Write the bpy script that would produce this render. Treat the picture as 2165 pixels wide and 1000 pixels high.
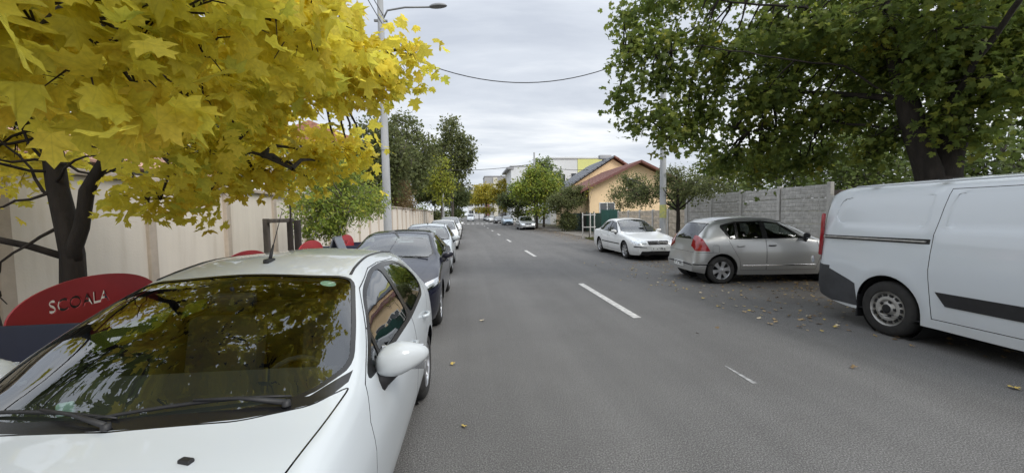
import bpy, bmesh, math, random
import numpy as np
from mathutils import Vector, Matrix
for _o in list(bpy.data.objects): bpy.data.objects.remove(_o)
SC = bpy.context.scene
COL = SC.collection
R = math.radians

# ------------------------------------------------------------------ camera
CAM_H = 1.67
cam_d = bpy.data.cameras.new('camera'); cam = bpy.data.objects.new('camera', cam_d); COL.objects.link(cam)
cam_d.sensor_fit = 'HORIZONTAL'; cam_d.sensor_width = 36.0; cam_d.lens = 36.0*846/2165
cam_d.clip_start = 0.05; cam_d.clip_end = 3000
_a = Vector((0.109752, 0.992433, -0.055049)); _r = Vector((0.993684, -0.110857, -0.017426)); _u = Vector((0.023397, 0.052789, 0.998332))
cam.matrix_world = Matrix(((_r.x, _u.x, -_a.x, 0), (_r.y, _u.y, -_a.y, 0), (_r.z, _u.z, -_a.z, CAM_H), (0, 0, 0, 1)))
SC.camera = cam

# ------------------------------------------------------------------ light
SC.view_settings.view_transform = 'Standard'; SC.view_settings.look = 'None'
SC.view_settings.exposure = 0.52; SC.view_settings.gamma = 1.0
SUN_EL, SUN_AZ = R(43), R(140)       # azimuth clockwise from +Y
W = bpy.data.worlds.new('World'); SC.world = W; W.use_nodes = True
nt = W.node_tree; nt.nodes.clear()
def N(nt, typ, **kw):
    n = nt.nodes.new(typ)
    for k, v in kw.items():
        if k.startswith('i_'): n.inputs[k[2:].replace('_', ' ')].default_value = v
        else: setattr(n, k, v)
    return n
def math_node(nt, op, a, b=None, clamp=False):
    n = nt.nodes.new('ShaderNodeMath'); n.operation = op; n.use_clamp = clamp
    for i, v in enumerate((a, b)):
        if v is None: continue
        if isinstance(v, (int, float)): n.inputs[i].default_value = v
        else: nt.links.new(v, n.inputs[i])
    return n.outputs[0]
def ramp(nt, fac, stops):
    n = nt.nodes.new('ShaderNodeValToRGB'); e = n.color_ramp.elements
    while len(e) > 1: e.remove(e[-1])
    e[0].position = stops[0][0]; c = stops[0][1]; e[0].color = (*c, 1) if len(c) == 3 else c
    for p, c in stops[1:]:
        k = e.new(p); k.color = (*c, 1) if len(c) == 3 else c
    nt.links.new(fac, n.inputs[0]); return n.outputs[0]
def mixc(nt, fac, a, b, blend='MIX'):
    n = nt.nodes.new('ShaderNodeMix'); n.data_type = 'RGBA'; n.blend_type = blend
    for sock, v in ((n.inputs[0], fac), (n.inputs[6], a), (n.inputs[7], b)):
        if isinstance(v, (int, float)): sock.default_value = v
        elif isinstance(v, tuple): sock.default_value = (*v, 1) if len(v) == 3 else v
        else: nt.links.new(v, sock)
    return n.outputs[2]
def build_world():
    sky = N(nt, 'ShaderNodeTexSky', sky_type='NISHITA', sun_disc=False, sun_elevation=SUN_EL, sun_rotation=SUN_AZ)
    sky.dust_density = 2.0
    tc = nt.nodes.new('ShaderNodeTexCoord'); sep = nt.nodes.new('ShaderNodeSeparateXYZ'); nt.links.new(tc.outputs['Generated'], sep.inputs[0])
    zz = math_node(nt, 'ADD', math_node(nt, 'MAXIMUM', sep.outputs[2], 0.0), 0.16)
    cmb = nt.nodes.new('ShaderNodeCombineXYZ')
    nt.links.new(math_node(nt, 'DIVIDE', sep.outputs[0], zz), cmb.inputs[0])
    nt.links.new(math_node(nt, 'DIVIDE', sep.outputs[1], zz), cmb.inputs[1])
    n1 = N(nt, 'ShaderNodeTexNoise', i_Scale=0.95, i_Detail=9.0, i_Roughness=0.60, i_Distortion=0.35)
    n2 = N(nt, 'ShaderNodeTexNoise', i_Scale=2.4, i_Detail=5.0, i_Roughness=0.5)
    mp = nt.nodes.new('ShaderNodeMapping'); mp.inputs['Location'].default_value = (3.2, 1.7, 0); mp.inputs['Rotation'].default_value = (0, 0, 0.25); mp.inputs['Scale'].default_value = (0.55, 1.25, 1)
    nt.links.new(cmb.outputs[0], mp.inputs[0]); nt.links.new(mp.outputs[0], n1.inputs['Vector']); nt.links.new(mp.outputs[0], n2.inputs['Vector'])
    f = math_node(nt, 'ADD', math_node(nt, 'MULTIPLY', n1.outputs[0], 0.75), math_node(nt, 'MULTIPLY', n2.outputs[0], 0.25))
    cloud = ramp(nt, f, [(0.36, (0.44, 0.475, 0.535)), (0.46, (0.53, 0.565, 0.62)), (0.53, (0.63, 0.66, 0.70)), (0.64, (0.83, 0.84, 0.85))])
    # overcast sky: brighter towards the zenith
    el = ramp(nt, sep.outputs[2], [(0.0, (1.04,)*3), (0.2, (0.96,)*3), (0.45, (1.06,)*3), (0.7, (1.7,)*3), (1.0, (2.5,)*3)])
    cl = mixc(nt, 1.0, cloud, el, 'MULTIPLY')
    sk = mixc(nt, 1.0, sky.outputs[0], (0.09, 0.09, 0.09), 'MULTIPLY')
    fin = mixc(nt, 0.92, sk, cl)
    bg = nt.nodes.new('ShaderNodeBackground'); bg.inputs['Strength'].default_value = 1.0
    nt.links.new(fin, bg.inputs[0])
    out = nt.nodes.new('ShaderNodeOutputWorld'); nt.links.new(bg.outputs[0], out.inputs[0])
build_world()
sun_d = bpy.data.lights.new('sun', 'SUN'); sun_d.energy = 1.5; sun_d.angle = R(25); sun_d.color = (1, 0.96, 0.9)
sun = bpy.data.objects.new('sun', sun_d); COL.objects.link(sun)
_sd = Vector((math.sin(SUN_AZ)*math.cos(SUN_EL), math.cos(SUN_AZ)*math.cos(SUN_EL), math.sin(SUN_EL)))
sun.rotation_euler = _sd.to_track_quat('Z', 'Y').to_euler(); sun.location = (30, -20, 60)
SC.cycles.max_bounces = 10; SC.cycles.diffuse_bounces = 8; SC.cycles.transmission_bounces = 8; SC.cycles.transparent_max_bounces = 16; SC.cycles.use_denoising = True

# ------------------------------------------------------------------ materials
MATS = {}
def mat(name, col, rough=0.6, metal=0.0, var=0.0, vscale=4.0, bump=0.0, bscale=60.0, col2=None, coat=0.0, spec=0.5, detail=5.0, stretch=None):
    """principled material with optional colour variation noise and bump"""
    if name in MATS: return MATS[name]
    m = bpy.data.materials.new(name); m.use_nodes = True; t = m.node_tree
    b = t.nodes['Principled BSDF']; b.inputs['Roughness'].default_value = rough; b.inputs['Metallic'].default_value = metal
    b.inputs['Coat Weight'].default_value = coat; b.inputs['Coat Roughness'].default_value = 0.03
    b.inputs['Specular IOR Level'].default_value = spec
    b.inputs['Base Color'].default_value = (*col, 1)
    tc = t.nodes.new('ShaderNodeTexCoord'); vec = tc.outputs['Object']
    if stretch:
        mp = t.nodes.new('ShaderNodeMapping'); mp.inputs['Scale'].default_value = stretch; t.links.new(vec, mp.inputs[0]); vec = mp.outputs[0]
    if var > 0 or col2:
        n = N(t, 'ShaderNodeTexNoise', i_Scale=vscale, i_Detail=detail, i_Roughness=0.6); t.links.new(vec, n.inputs['Vector'])
        c2 = col2 or tuple(c*(1-var) for c in col); c1 = col if col2 else tuple(min(1, c*(1+var*0.6)) for c in col)
        t.links.new(ramp(t, n.outputs[0], [(0.32, c2), (0.68, c1)]), b.inputs['Base Color'])
    if bump > 0:
        n = N(t, 'ShaderNodeTexNoise', i_Scale=bscale, i_Detail=4.0); t.links.new(vec, n.inputs['Vector'])
        bp = N(t, 'ShaderNodeBump', i_Strength=bump, i_Distance=0.02); t.links.new(n.outputs[0], bp.inputs['Height']); t.links.new(bp.outputs[0], b.inputs['Normal'])
    MATS[name] = m; return m
def glass_mat(name, tint, ior=1.55, rough=0.0):
    if name in MATS: return MATS[name]
    m = bpy.data.materials.new(name); m.use_nodes = True; t = m.node_tree; t.nodes.clear()
    tr = t.nodes.new('ShaderNodeBsdfTransparent'); tr.inputs[0].default_value = (*tint, 1)
    gl = t.nodes.new('ShaderNodeBsdfGlossy'); gl.inputs['Roughness'].default_value = rough; gl.inputs[0].default_value = (0.95, 0.97, 1, 1)
    geo = t.nodes.new('ShaderNodeNewGeometry')
    fr = N(t, 'ShaderNodeFresnel', i_IOR=ior)
    f = math_node(t, 'MULTIPLY', math_node(t, 'MULTIPLY', fr.outputs[0], 1.7, True), math_node(t, 'SUBTRACT', 1.0, geo.outputs['Backfacing']))
    mx = t.nodes.new('ShaderNodeMixShader'); t.links.new(f, mx.inputs[0]); t.links.new(tr.outputs[0], mx.inputs[1]); t.links.new(gl.outputs[0], mx.inputs[2])
    o = t.nodes.new('ShaderNodeOutputMaterial'); t.links.new(mx.outputs[0], o.inputs[0]); MATS[name] = m; return m
def leaf_mat(name, stops, trans=0.45, rough=0.5):
    """leaf colour varied leaf by leaf, thin translucent blade"""
    if name in MATS: return MATS[name]
    m = bpy.data.materials.new(name); m.use_nodes = True; t = m.node_tree; t.nodes.clear()
    geo = t.nodes.new('ShaderNodeNewGeometry'); oi = t.nodes.new('ShaderNodeObjectInfo')
    f = math_node(t, 'FRACT', math_node(t, 'ADD', geo.outputs['Random Per Island'], oi.outputs['Random']))
    tc = t.nodes.new('ShaderNodeTexCoord'); n = N(t, 'ShaderNodeTexNoise', i_Scale=1.3, i_Detail=3.0); t.links.new(geo.outputs['Position'], n.inputs['Vector'])
    f2 = math_node(t, 'ADD', math_node(t, 'MULTIPLY', f, 0.6), math_node(t, 'MULTIPLY', math_node(t, 'SUBTRACT', n.outputs[0], 0.3), 1.0), True)
    c = ramp(t, f2, stops)
    n3 = N(t, 'ShaderNodeTexNoise', i_Scale=55.0, i_Detail=3.0); t.links.new(geo.outputs['Position'], n3.inputs['Vector'])
    c = mixc(t, 0.35, c, mixc(t, 1.0, c, ramp(t, n3.outputs[0], [(0.3, (0.45,)*3), (0.7, (1.0,)*3)]), 'MULTIPLY'))
    # veins fanning out from the leaf base (blade coordinates are stored as uv)
    uv = t.nodes.new('ShaderNodeUVMap'); uv.uv_map = 'blade'; su = t.nodes.new('ShaderNodeSeparateXYZ'); t.links.new(uv.outputs[0], su.inputs[0])
    ux = math_node(t, 'SUBTRACT', su.outputs[0], 1.0); uy = math_node(t, 'SUBTRACT', su.outputs[1], 0.98)
    th = math_node(t, 'DIVIDE', math_node(t, 'ARCTAN2', ux, uy), 0.72); rr = math_node(t, 'SQRT', math_node(t, 'ADD', math_node(t, 'MULTIPLY', ux, ux), math_node(t, 'MULTIPLY', uy, uy)))
    dist = math_node(t, 'MULTIPLY', math_node(t, 'ABSOLUTE', math_node(t, 'SUBTRACT', th, math_node(t, 'ROUND', th))), rr)
    vein = math_node(t, 'SUBTRACT', 1.0, math_node(t, 'DIVIDE', dist, 0.028), True)
    c = mixc(t, math_node(t, 'MULTIPLY', vein, 0.30), c, mixc(t, 1.0, c, (0.62, 0.66, 0.7), 'MULTIPLY'))
    d = N(t, 'ShaderNodeBsdfPrincipled', i_Roughness=rough); d.inputs['Specular IOR Level'].default_value = 0.3; t.links.new(c, d.inputs['Base Color'])
    tl = t.nodes.new('ShaderNodeBsdfTranslucent'); t.links.new(c, tl.inputs[0])
    mx = t.nodes.new('ShaderNodeMixShader'); mx.inputs[0].default_value = trans
    t.links.new(d.outputs[0], mx.inputs[1]); t.links.new(tl.outputs[0], mx.inputs[2])
    o = t.nodes.new('ShaderNodeOutputMaterial'); t.links.new(mx.outputs[0], o.inputs[0]); MATS[name] = m; return m
def paint(name, col, metal=0.0, dirt=0.12, rough=0.32, dirtcol=(0.30, 0.27, 0.22), coat=0.85):
    """car paint: clear coat over a base, road dust low down and faint blotches"""
    if name in MATS: return MATS[name]
    m = bpy.data.materials.new(name); m.use_nodes = True; t = m.node_tree; b = t.nodes['Principled BSDF']
    b.inputs['Metallic'].default_value = metal; b.inputs['Specular IOR Level'].default_value = 0.2; b.inputs['Coat Weight'].default_value = coat; b.inputs['Coat Roughness'].default_value = 0.04
    tc = t.nodes.new('ShaderNodeTexCoord'); n = N(t, 'ShaderNodeTexNoise', i_Scale=3.0, i_Detail=8.0, i_Roughness=0.65); t.links.new(tc.outputs['Object'], n.inputs['Vector'])
    sp = t.nodes.new('ShaderNodeSeparateXYZ'); t.links.new(tc.outputs['Object'], sp.inputs[0])
    low = math_node(t, 'SUBTRACT', 1.0, math_node(t, 'MULTIPLY', sp.outputs[2], 1.7), True)
    f = math_node(t, 'MULTIPLY', math_node(t, 'ADD', math_node(t, 'MULTIPLY', low, 0.9), 0.12), math_node(t, 'MULTIPLY', n.outputs[0], dirt*6), True)
    t.links.new(mixc(t, f, col, dirtcol), b.inputs['Base Color'])
    t.links.new(math_node(t, 'ADD', math_node(t, 'MULTIPLY', f, 0.5), rough), b.inputs['Roughness'])
    MATS[name] = m; return m
M_BLACK = mat('black_plastic', (0.018, 0.018, 0.02), 0.55, var=0.3, vscale=8)
M_TRIM = mat('black_gloss_trim', (0.012, 0.012, 0.013), 0.25)
M_RUBBER = mat('tyre_rubber', (0.022, 0.021, 0.02), 0.85, var=0.35, vscale=12, bump=0.15, bscale=90)
M_WELL = mat('wheel_well_dark', (0.012, 0.012, 0.012), 0.95)
M_LINING = mat('cabin_lining', (0.02, 0.02, 0.022), 0.9)
M_SEAT = mat('seat_fabric', (0.028, 0.028, 0.032), 0.95, var=0.3)
M_CHROME = mat('chrome', (0.75, 0.76, 0.78), 0.15, 1.0)
M_ALLOY = mat('alloy_silver', (0.55, 0.56, 0.58), 0.35, 0.9, var=0.15)
M_STEEL = mat('steel_wheel_grey', (0.42, 0.41, 0.39), 0.5, 0.5, var=0.25, vscale=14)
M_PLATE = mat('plate_white', (0.72, 0.73, 0.72), 0.5)
M_INK = mat('plate_ink', (0.03, 0.03, 0.035), 0.6)
M_RED = mat('lamp_red', (0.30, 0.008, 0.014), 0.12, coat=1.0, var=0.35, vscale=14)
M_LAMP = mat('lamp_clear', (0.62, 0.65, 0.68), 0.12, 0.55, coat=1.0, var=0.45, vscale=22)
M_AMBER = mat('lamp_amber', (0.75, 0.22, 0.03), 0.2, coat=1.0)
M_GLASS = glass_mat('windscreen_glass', (0.62, 0.68, 0.64))
M_GLASS2 = glass_mat('tinted_side_glass', (0.30, 0.33, 0.32))
M_PRIV = glass_mat('dark_side_glass', (0.06, 0.065, 0.07))

# ------------------------------------------------------------------ generic builders
def tag(o, label=None, cat=None, group=None, kind=None):
    if label: o['label'] = label
    if cat: o['category'] = cat
    if group: o['group'] = group
    if kind: o['kind'] = kind
    return o
def empty(name, loc=(0, 0, 0), rz=0.0, parent=None):
    o = bpy.data.objects.new(name, None); COL.objects.link(o); o.location = loc; o.rotation_euler = (0, 0, rz); o.empty_display_size = 0.2
    if parent: o.parent = parent
    return o
def link(name, me, parent=None, loc=None, rot=None):
    o = bpy.data.objects.new(name, me); COL.objects.link(o)
    if parent: o.parent = parent
    if loc is not None: o.location = loc
    if rot is not None: o.rotation_euler = rot
    return o
def smooth(me, angle=35):
    me.polygons.foreach_set('use_smooth', [True]*len(me.polygons)); me.set_sharp_from_angle(angle=R(angle))
def from_bm(name, bm, mats, parent=None, sm=None, loc=None, rot=None):
    me = bpy.data.meshes.new(name); bm.to_mesh(me); bm.free()
    for m in (mats if isinstance(mats, (list, tuple)) else [mats]): me.materials.append(m)
    if sm: smooth(me, sm)
    return link(name, me, parent, loc, rot)
def box(bm, c, d, rot=None, bevel=0.0, mi=0):
    M = Matrix.Translation(c) @ (rot.to_4x4() if rot is not None else Matrix()) @ Matrix.Diagonal((d[0], d[1], d[2], 1))
    r = bmesh.ops.create_cube(bm, size=1.0, matrix=M)
    fs = list({f for v in r['verts'] for f in v.link_faces})
    for f in fs: f.material_index = mi
    if bevel > 0:
        es = list({e for v in r['verts'] for e in v.link_edges})
        bmesh.ops.bevel(bm, geom=es, offset=bevel, segments=2, affect='EDGES', profile=0.5)
def boxo(name, c, d, m, parent=None, bevel=0.0, rz=0.0):
    bm = bmesh.new(); box(bm, (0, 0, 0), d, None, bevel)
    return from_bm(name, bm, m, parent, 30 if bevel else None, c, (0, 0, rz))
def tube(bm, pts, rad, seg=6, cap=True, mi=0):
    """tapered tube along a polyline; rad is a number or one radius per point"""
    pts = [Vector(p) for p in pts]
    if isinstance(rad, (int, float)): rad = [rad]*len(pts)
    rings = []; prev = None
    for i, p in enumerate(pts):
        d = (pts[min(i+1, len(pts)-1)] - pts[max(i-1, 0)])
        if d.length < 1e-6: d = Vector((0, 0, 1))
        d.normalize()
        if prev is None: x = d.orthogonal().normalized()
        else:
            x = prev - d*prev.dot(d)
            x = x.normalized() if x.length > 1e-5 else d.orthogonal().normalized()
        prev = x; y = d.cross(x)
        rings.append([bm.verts.new(p + (x*math.cos(2*math.pi*k/seg) + y*math.sin(2*math.pi*k/seg))*rad[i]) for k in range(seg)])
    for a, b in zip(rings, rings[1:]):
        for k in range(seg):
            f = bm.faces.new((a[k], a[(k+1) % seg], b[(k+1) % seg], b[k])); f.material_index = mi; f.smooth = True
    if cap:
        f = bm.faces.new(rings[0][::-1]); f.material_index = mi
        f = bm.faces.new(rings[-1]); f.material_index = mi
def lathe(bm, prof, axis='x', seg=24, mi=0, center=(0, 0, 0)):
    """revolve (offset along axis, radius) pairs"""
    c = Vector(center); rings = []
    for o, r in prof:
        ring = []
        for k in range(seg):
            t = 2*math.pi*k/seg; u, v = r*math.cos(t), r*math.sin(t)
            ring.append(bm.verts.new(c + (Vector((o, u, v)) if axis == 'x' else Vector((u, v, o)))))
        rings.append(ring)
    for a, b in zip(rings, rings[1:]):
        for k in range(seg):
            try:
                f = bm.faces.new((a[k], a[(k+1) % seg], b[(k+1) % seg], b[k])); f.material_index = mi; f.smooth = True
            except ValueError: pass
    return rings
def np_mesh(name, verts, tris, m, uvs=None):
    me = bpy.data.meshes.new(name); nv, nf = len(verts), len(tris); k = tris.shape[1]
    me.vertices.add(nv); me.vertices.foreach_set('co', np.asarray(verts, np.float32).ravel())
    me.loops.add(nf*k); me.loops.foreach_set('vertex_index', np.asarray(tris, np.int32).ravel())
    me.polygons.add(nf); me.polygons.foreach_set('loop_start', np.arange(0, nf*k, k, dtype=np.int32))
    me.polygons.foreach_set('loop_total', np.full(nf, k, np.int32))
    if uvs is not None:
        ul = me.uv_layers.new(name='blade'); ul.data.foreach_set('uv', np.asarray(uvs, np.float32)[np.asarray(tris).ravel() % len(uvs)].ravel())
    me.update(calc_edges=True); me.validate(); me.materials.append(m); return me
def copy_tree(o, parent=None):
    c = o.copy(); COL.objects.link(c); c.parent = parent
    for ch in list(o.children): copy_tree(ch, c)
    return c
def pchip(tab):
    xs = np.array([a for a, _ in tab], float); ys = np.array([b for _, b in tab], float)
    h = np.diff(xs); d = np.diff(ys)/h; m = np.zeros(len(xs))
    for i in range(1, len(xs)-1):
        if d[i-1]*d[i] > 0:
            w1, w2 = 2*h[i]+h[i-1], h[i]+2*h[i-1]; m[i] = (w1+w2)/(w1/d[i-1]+w2/d[i])
    m[0], m[-1] = d[0], d[-1]
    def f(x):
        x = min(max(x, xs[0]), xs[-1]); i = int(min(max(np.searchsorted(xs, x)-1, 0), len(h)-1)); t = (x-xs[i])/h[i]
        return ((1+2*t)*(1-t)**2*ys[i] + t*(1-t)**2*h[i]*m[i] + t*t*(3-2*t)*ys[i+1] + t*t*(t-1)*h[i]*m[i+1])
    return f
def text_mesh(s, size, depth, m, bold=0.0):
    cu = bpy.data.curves.new('lettering', 'FONT'); cu.body = s; cu.size = size; cu.extrude = depth; cu.offset = bold
    cu.align_x = 'CENTER'; cu.align_y = 'CENTER'; cu.resolution_u = 3
    o = bpy.data.objects.new('lettering_tmp', cu); COL.objects.link(o); dg = bpy.context.evaluated_depsgraph_get()
    me = bpy.data.meshes.new_from_object(o.evaluated_get(dg)); bpy.data.objects.remove(o); bpy.data.curves.remove(cu)
    me.materials.clear(); me.materials.append(m); return me
def inset(poly, d):
    n = len(poly); out = []
    A = sum(poly[i][0]*poly[(i+1) % n][1]-poly[(i+1) % n][0]*poly[i][1] for i in range(n))
    sg = 1 if A > 0 else -1
    for i in range(n):
        p0, p1, p2 = (Vector(poly[(i+k) % n]) for k in (-1, 0, 1))
        e1 = (p1-p0).normalized(); e2 = (p2-p1).normalized()
        n1 = Vector((-e1.y, e1.x))*sg; n2 = Vector((-e2.y, e2.x))*sg
        b = n1+n2; b = b/max(b.length_squared, 0.3)*2
        out.append(tuple(p1+b*d))
    return out
def rnd(poly, r, n=3):
    """round the corners of a polygon"""
    k = len(poly); out = []
    for i in range(k):
        p0, p1, p2 = (Vector(poly[(i+j) % k]) for j in (-1, 0, 1))
        rr = min(r, (p0-p1).length*0.45, (p2-p1).length*0.45)
        a = p1+(p0-p1).normalized()*rr; b = p1+(p2-p1).normalized()*rr
        for j in range(n+1):
            t = j/n; out.append(tuple(a*(1-t)**2+p1*2*t*(1-t)+b*t*t))
    return out
def inpoly(p, poly):
    x, y = p; c = False; n = len(poly); j = n-1
    for i in range(n):
        xi, yi = poly[i]; xj, yj = poly[j]
        if (yi > y) != (yj > y) and x < (xj-xi)*(y-yi)/(yj-yi)+xi: c = not c
        j = i
    return c

# ------------------------------------------------------------------ ground, road, pavements
def asphalt():
    m = bpy.data.materials.new('asphalt'); m.use_nodes = True; t = m.node_tree; b = t.nodes['Principled BSDF']
    tc = t.nodes.new('ShaderNodeTexCoord'); v = tc.outputs['Object']
    fine = N(t, 'ShaderNodeTexNoise', i_Scale=105.0, i_Detail=3.0, i_Roughness=0.7); t.links.new(v, fine.inputs['Vector'])
    agg = N(t, 'ShaderNodeTexVoronoi', i_Scale=70.0); t.links.new(v, agg.inputs['Vector'])
    big = N(t, 'ShaderNodeTexNoise', i_Scale=0.35, i_Detail=7.0, i_Roughness=0.62); t.links.new(v, big.inputs['Vector'])
    mp = t.nodes.new('ShaderNodeMapping'); mp.inputs['Scale'].default_value = (1.5, 0.045, 1); t.links.new(v, mp.inputs[0])
    lane = N(t, 'ShaderNodeTexNoise', i_Scale=1.0, i_Detail=5.0, i_Roughness=0.55); t.links.new(mp.outputs[0], lane.inputs['Vector'])
    c = ramp(t, fine.outputs[0], [(0.36, (0.050, 0.048, 0.046)), (0.5, (0.112, 0.109, 0.105)), (0.64, (0.225, 0.220, 0.212))])
    stone = ramp(t, agg.outputs['Distance'], [(0.0, (1.3,)*3), (0.25, (1.05,)*3), (0.6, (0.86,)*3)])
    c = mixc(t, 0.8, c, stone, 'MULTIPLY')
    c = mixc(t, 1.0, c, ramp(t, big.outputs[0], [(0.3, (0.90,)*3), (0.7, (1.09,)*3)]), 'MULTIPLY')
    c = mixc(t, 1.0, c, ramp(t, lane.outputs[0], [(0.33, (0.88,)*3), (0.66, (1.11,)*3)]), 'MULTIPLY')
    pt = N(t, 'ShaderNodeTexNoise', i_Scale=0.9, i_Detail=9.0, i_Roughness=0.7); t.links.new(v, pt.inputs['Vector'])
    c = mixc(t, 1.0, c, ramp(t, pt.outputs[0], [(0.34, (0.93, 0.925, 0.92)), (0.5, (1.0,)*3), (0.66, (1.04, 1.04, 1.035))]), 'MULTIPLY')
    # sealed cracks and oil drips
    cr = N(t, 'ShaderNodeTexVoronoi', feature='DISTANCE_TO_EDGE', i_Scale=0.28); mp2 = t.nodes.new('ShaderNodeMapping'); wob = N(t, 'ShaderNodeTexNoise', i_Scale=1.7, i_Detail=6.0)
    t.links.new(v, wob.inputs['Vector']); t.links.new(mixc(t, 0.12, v, wob.outputs['Color']), mp2.inputs[0]); t.links.new(mp2.outputs[0], cr.inputs['Vector'])
    c = mixc(t, math_node(t, 'MULTIPLY', math_node(t, 'LESS_THAN', cr.outputs[0], 0.0012), 0.12), c, (0.035, 0.034, 0.033))
    # brown dirt and leaf mulch along the right parking strip
    sp = t.nodes.new('ShaderNodeSeparateXYZ'); t.links.new(v, sp.inputs[0])
    dn = N(t, 'ShaderNodeTexNoise', i_Scale=1.1, i_Detail=9.0, i_Roughness=0.7); t.links.new(v, dn.inputs['Vector'])
    e = math_node(t, 'ADD', math_node(t, 'MULTIPLY', math_node(t, 'SUBTRACT', sp.outputs[0], 6.3), 0.35), math_node(t, 'MULTIPLY', math_node(t, 'SUBTRACT', dn.outputs[0], 0.5), 1.6))
    c = mixc(t, math_node(t, 'MULTIPLY', math_node(t, 'ADD', e, 0.30, True), 0.75), c, (0.085, 0.068, 0.052))
    t.links.new(c, b.inputs['Base Color']); b.inputs['Roughness'].default_value = 0.78; b.inputs['Specular IOR Level'].default_value = 0.35
    bp = N(t, 'ShaderNodeBump', i_Strength=0.5, i_Distance=0.006); t.links.new(math_node(t, 'ADD', fine.outputs[0], math_node(t, 'MULTIPLY', agg.outputs['Distance'], 0.8)), bp.inputs['Height']); t.links.new(bp.outputs[0], b.inputs['Normal'])
    return m
def sheet(name, x0, x1, y0, y1, z, m, parent=None, nx=1, ny=1):
    vs = [(x0+(x1-x0)*i/nx, y0+(y1-y0)*j/ny, z) for j in range(ny+1) for i in range(nx+1)]
    fs = [(j*(nx+1)+i, j*(nx+1)+i+1, (j+1)*(nx+1)+i+1, (j+1)*(nx+1)+i) for j in range(ny) for i in range(nx)]
    me = bpy.data.meshes.new(name); me.from_pydata(vs, [], fs); me.materials.append(m); return link(name, me, parent)
M_EARTH = mat('earth_grass', (0.075, 0.085, 0.035), 0.95, col2=(0.09, 0.07, 0.045), vscale=0.8, bump=0.4, bscale=20)
M_PAVE = mat('pavement_concrete', (0.20, 0.19, 0.175), 0.9, var=0.3, vscale=1.2, bump=0.2, bscale=70, detail=9)
M_DIRT = mat('dirt_pavement', (0.20, 0.185, 0.165), 0.95, col2=(0.10, 0.085, 0.065), vscale=0.9, bump=0.35, bscale=40, detail=10)
M_KERB = mat('kerb_concrete', (0.27, 0.265, 0.25), 0.9, var=0.3, vscale=3, bump=0.2)
M_WHITE_LINE = mat('road_paint', (0.62, 0.61, 0.58), 0.7, col2=(0.30, 0.29, 0.28), vscale=14, detail=10, bump=0.2, bscale=120)
M_OLD_LINE = mat('worn_road_paint', (0.42, 0.42, 0.41), 0.75, col2=(0.12, 0.12, 0.12), vscale=18, detail=10)
tag(sheet('ground', -900, 900, -300, 1800, -0.02, M_EARTH), kind='structure')
road = tag(sheet('road', -2.4, 8.1, -25, 420, 0.0, asphalt()), kind='structure')
road['label'] = 'grey asphalt street running to the vanishing point'
for (x, y0, y1, w) in [(2.64, 6.0, 9.2, 0.13), (2.62, 15.5, 18.2, 0.13), (2.60, 24.2, 26.6, 0.13), (2.58, 32.2, 34.8, 0.13), (2.56, 40.5, 43.2, 0.13), (2.54, 49, 52, 0.13), (2.5, 58, 61, 0.13), (2.5, 67, 70, 0.13), (2.5, 90, 93, 0.13), (2.5, 100, 103, 0.13), (2.5, 110, 113, 0.13)]:
    sheet('lane_marking', x-w/2, x+w/2, y0, y1, 0.004, M_WHITE_LINE, road)
bm = bmesh.new()
vs = [bm.verts.new(p) for p in ((2.70, 3.50, 0.004), (2.745, 3.50, 0.004), (2.735, 3.95, 0.004), (2.715, 3.95, 0.004))]; bm.faces.new(vs)
from_bm('worn_marking', bm, M_OLD_LINE, road)
for k in range(11):
    sheet('crossing_stripe', -1.9+k*0.9, -1.4+k*0.9, 76, 80, 0.004, M_WHITE_LINE, road)
pv = tag(sheet('pavement_left', -5.6, -2.55, -25, 300, 0.11, M_PAVE), kind='structure')
bm = bmesh.new(); box(bm, (-2.475, 130, 0.03), (0.15, 310, 0.2), None, 0.015); kb = tag(from_bm('kerb_left', bm, M_KERB), kind='structure')
tag(sheet('pavement_right', 8.1, 10.6, -25, 300, 0.012, M_DIRT), kind='structure')
def grass(name, x0, x1, y0, y1, n, h, seed, m, label):
    rg = np.random.RandomState(seed); px = rg.uniform(x0, x1, n); py = rg.uniform(y0, y1, n); a = rg.uniform(0, 6.28, n); hh = h*rg.uniform(.4, 1.2, n)
    w = 0.012; lean = rg.uniform(-.4, .4, (n, 2))*hh[:, None]
    V = np.zeros((n, 3, 3)); V[:, 0] = np.c_[px-w*np.cos(a), py-w*np.sin(a), np.full(n, .0)]; V[:, 1] = np.c_[px+w*np.cos(a), py+w*np.sin(a), np.full(n, .0)]
    V[:, 2] = np.c_[px+lean[:, 0], py+lean[:, 1], hh]
    o = link(name, np_mesh(name, V.reshape(-1, 3), np.arange(n*3).reshape(-1, 3), m)); return tag(o, label, 'grass', kind='stuff')
M_GRASS = leaf_mat('grass_blades', [(0.0, (0.05, 0.08, 0.02)), (0.5, (0.10, 0.11, 0.03)), (1.0, (0.17, 0.14, 0.05))], 0.3)
grass('grass', 7.6, 9.6, 20.5, 25.5, 6000, 0.16, 1, M_GRASS, 'dry grass patch on the verge behind the white sedan')

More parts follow.
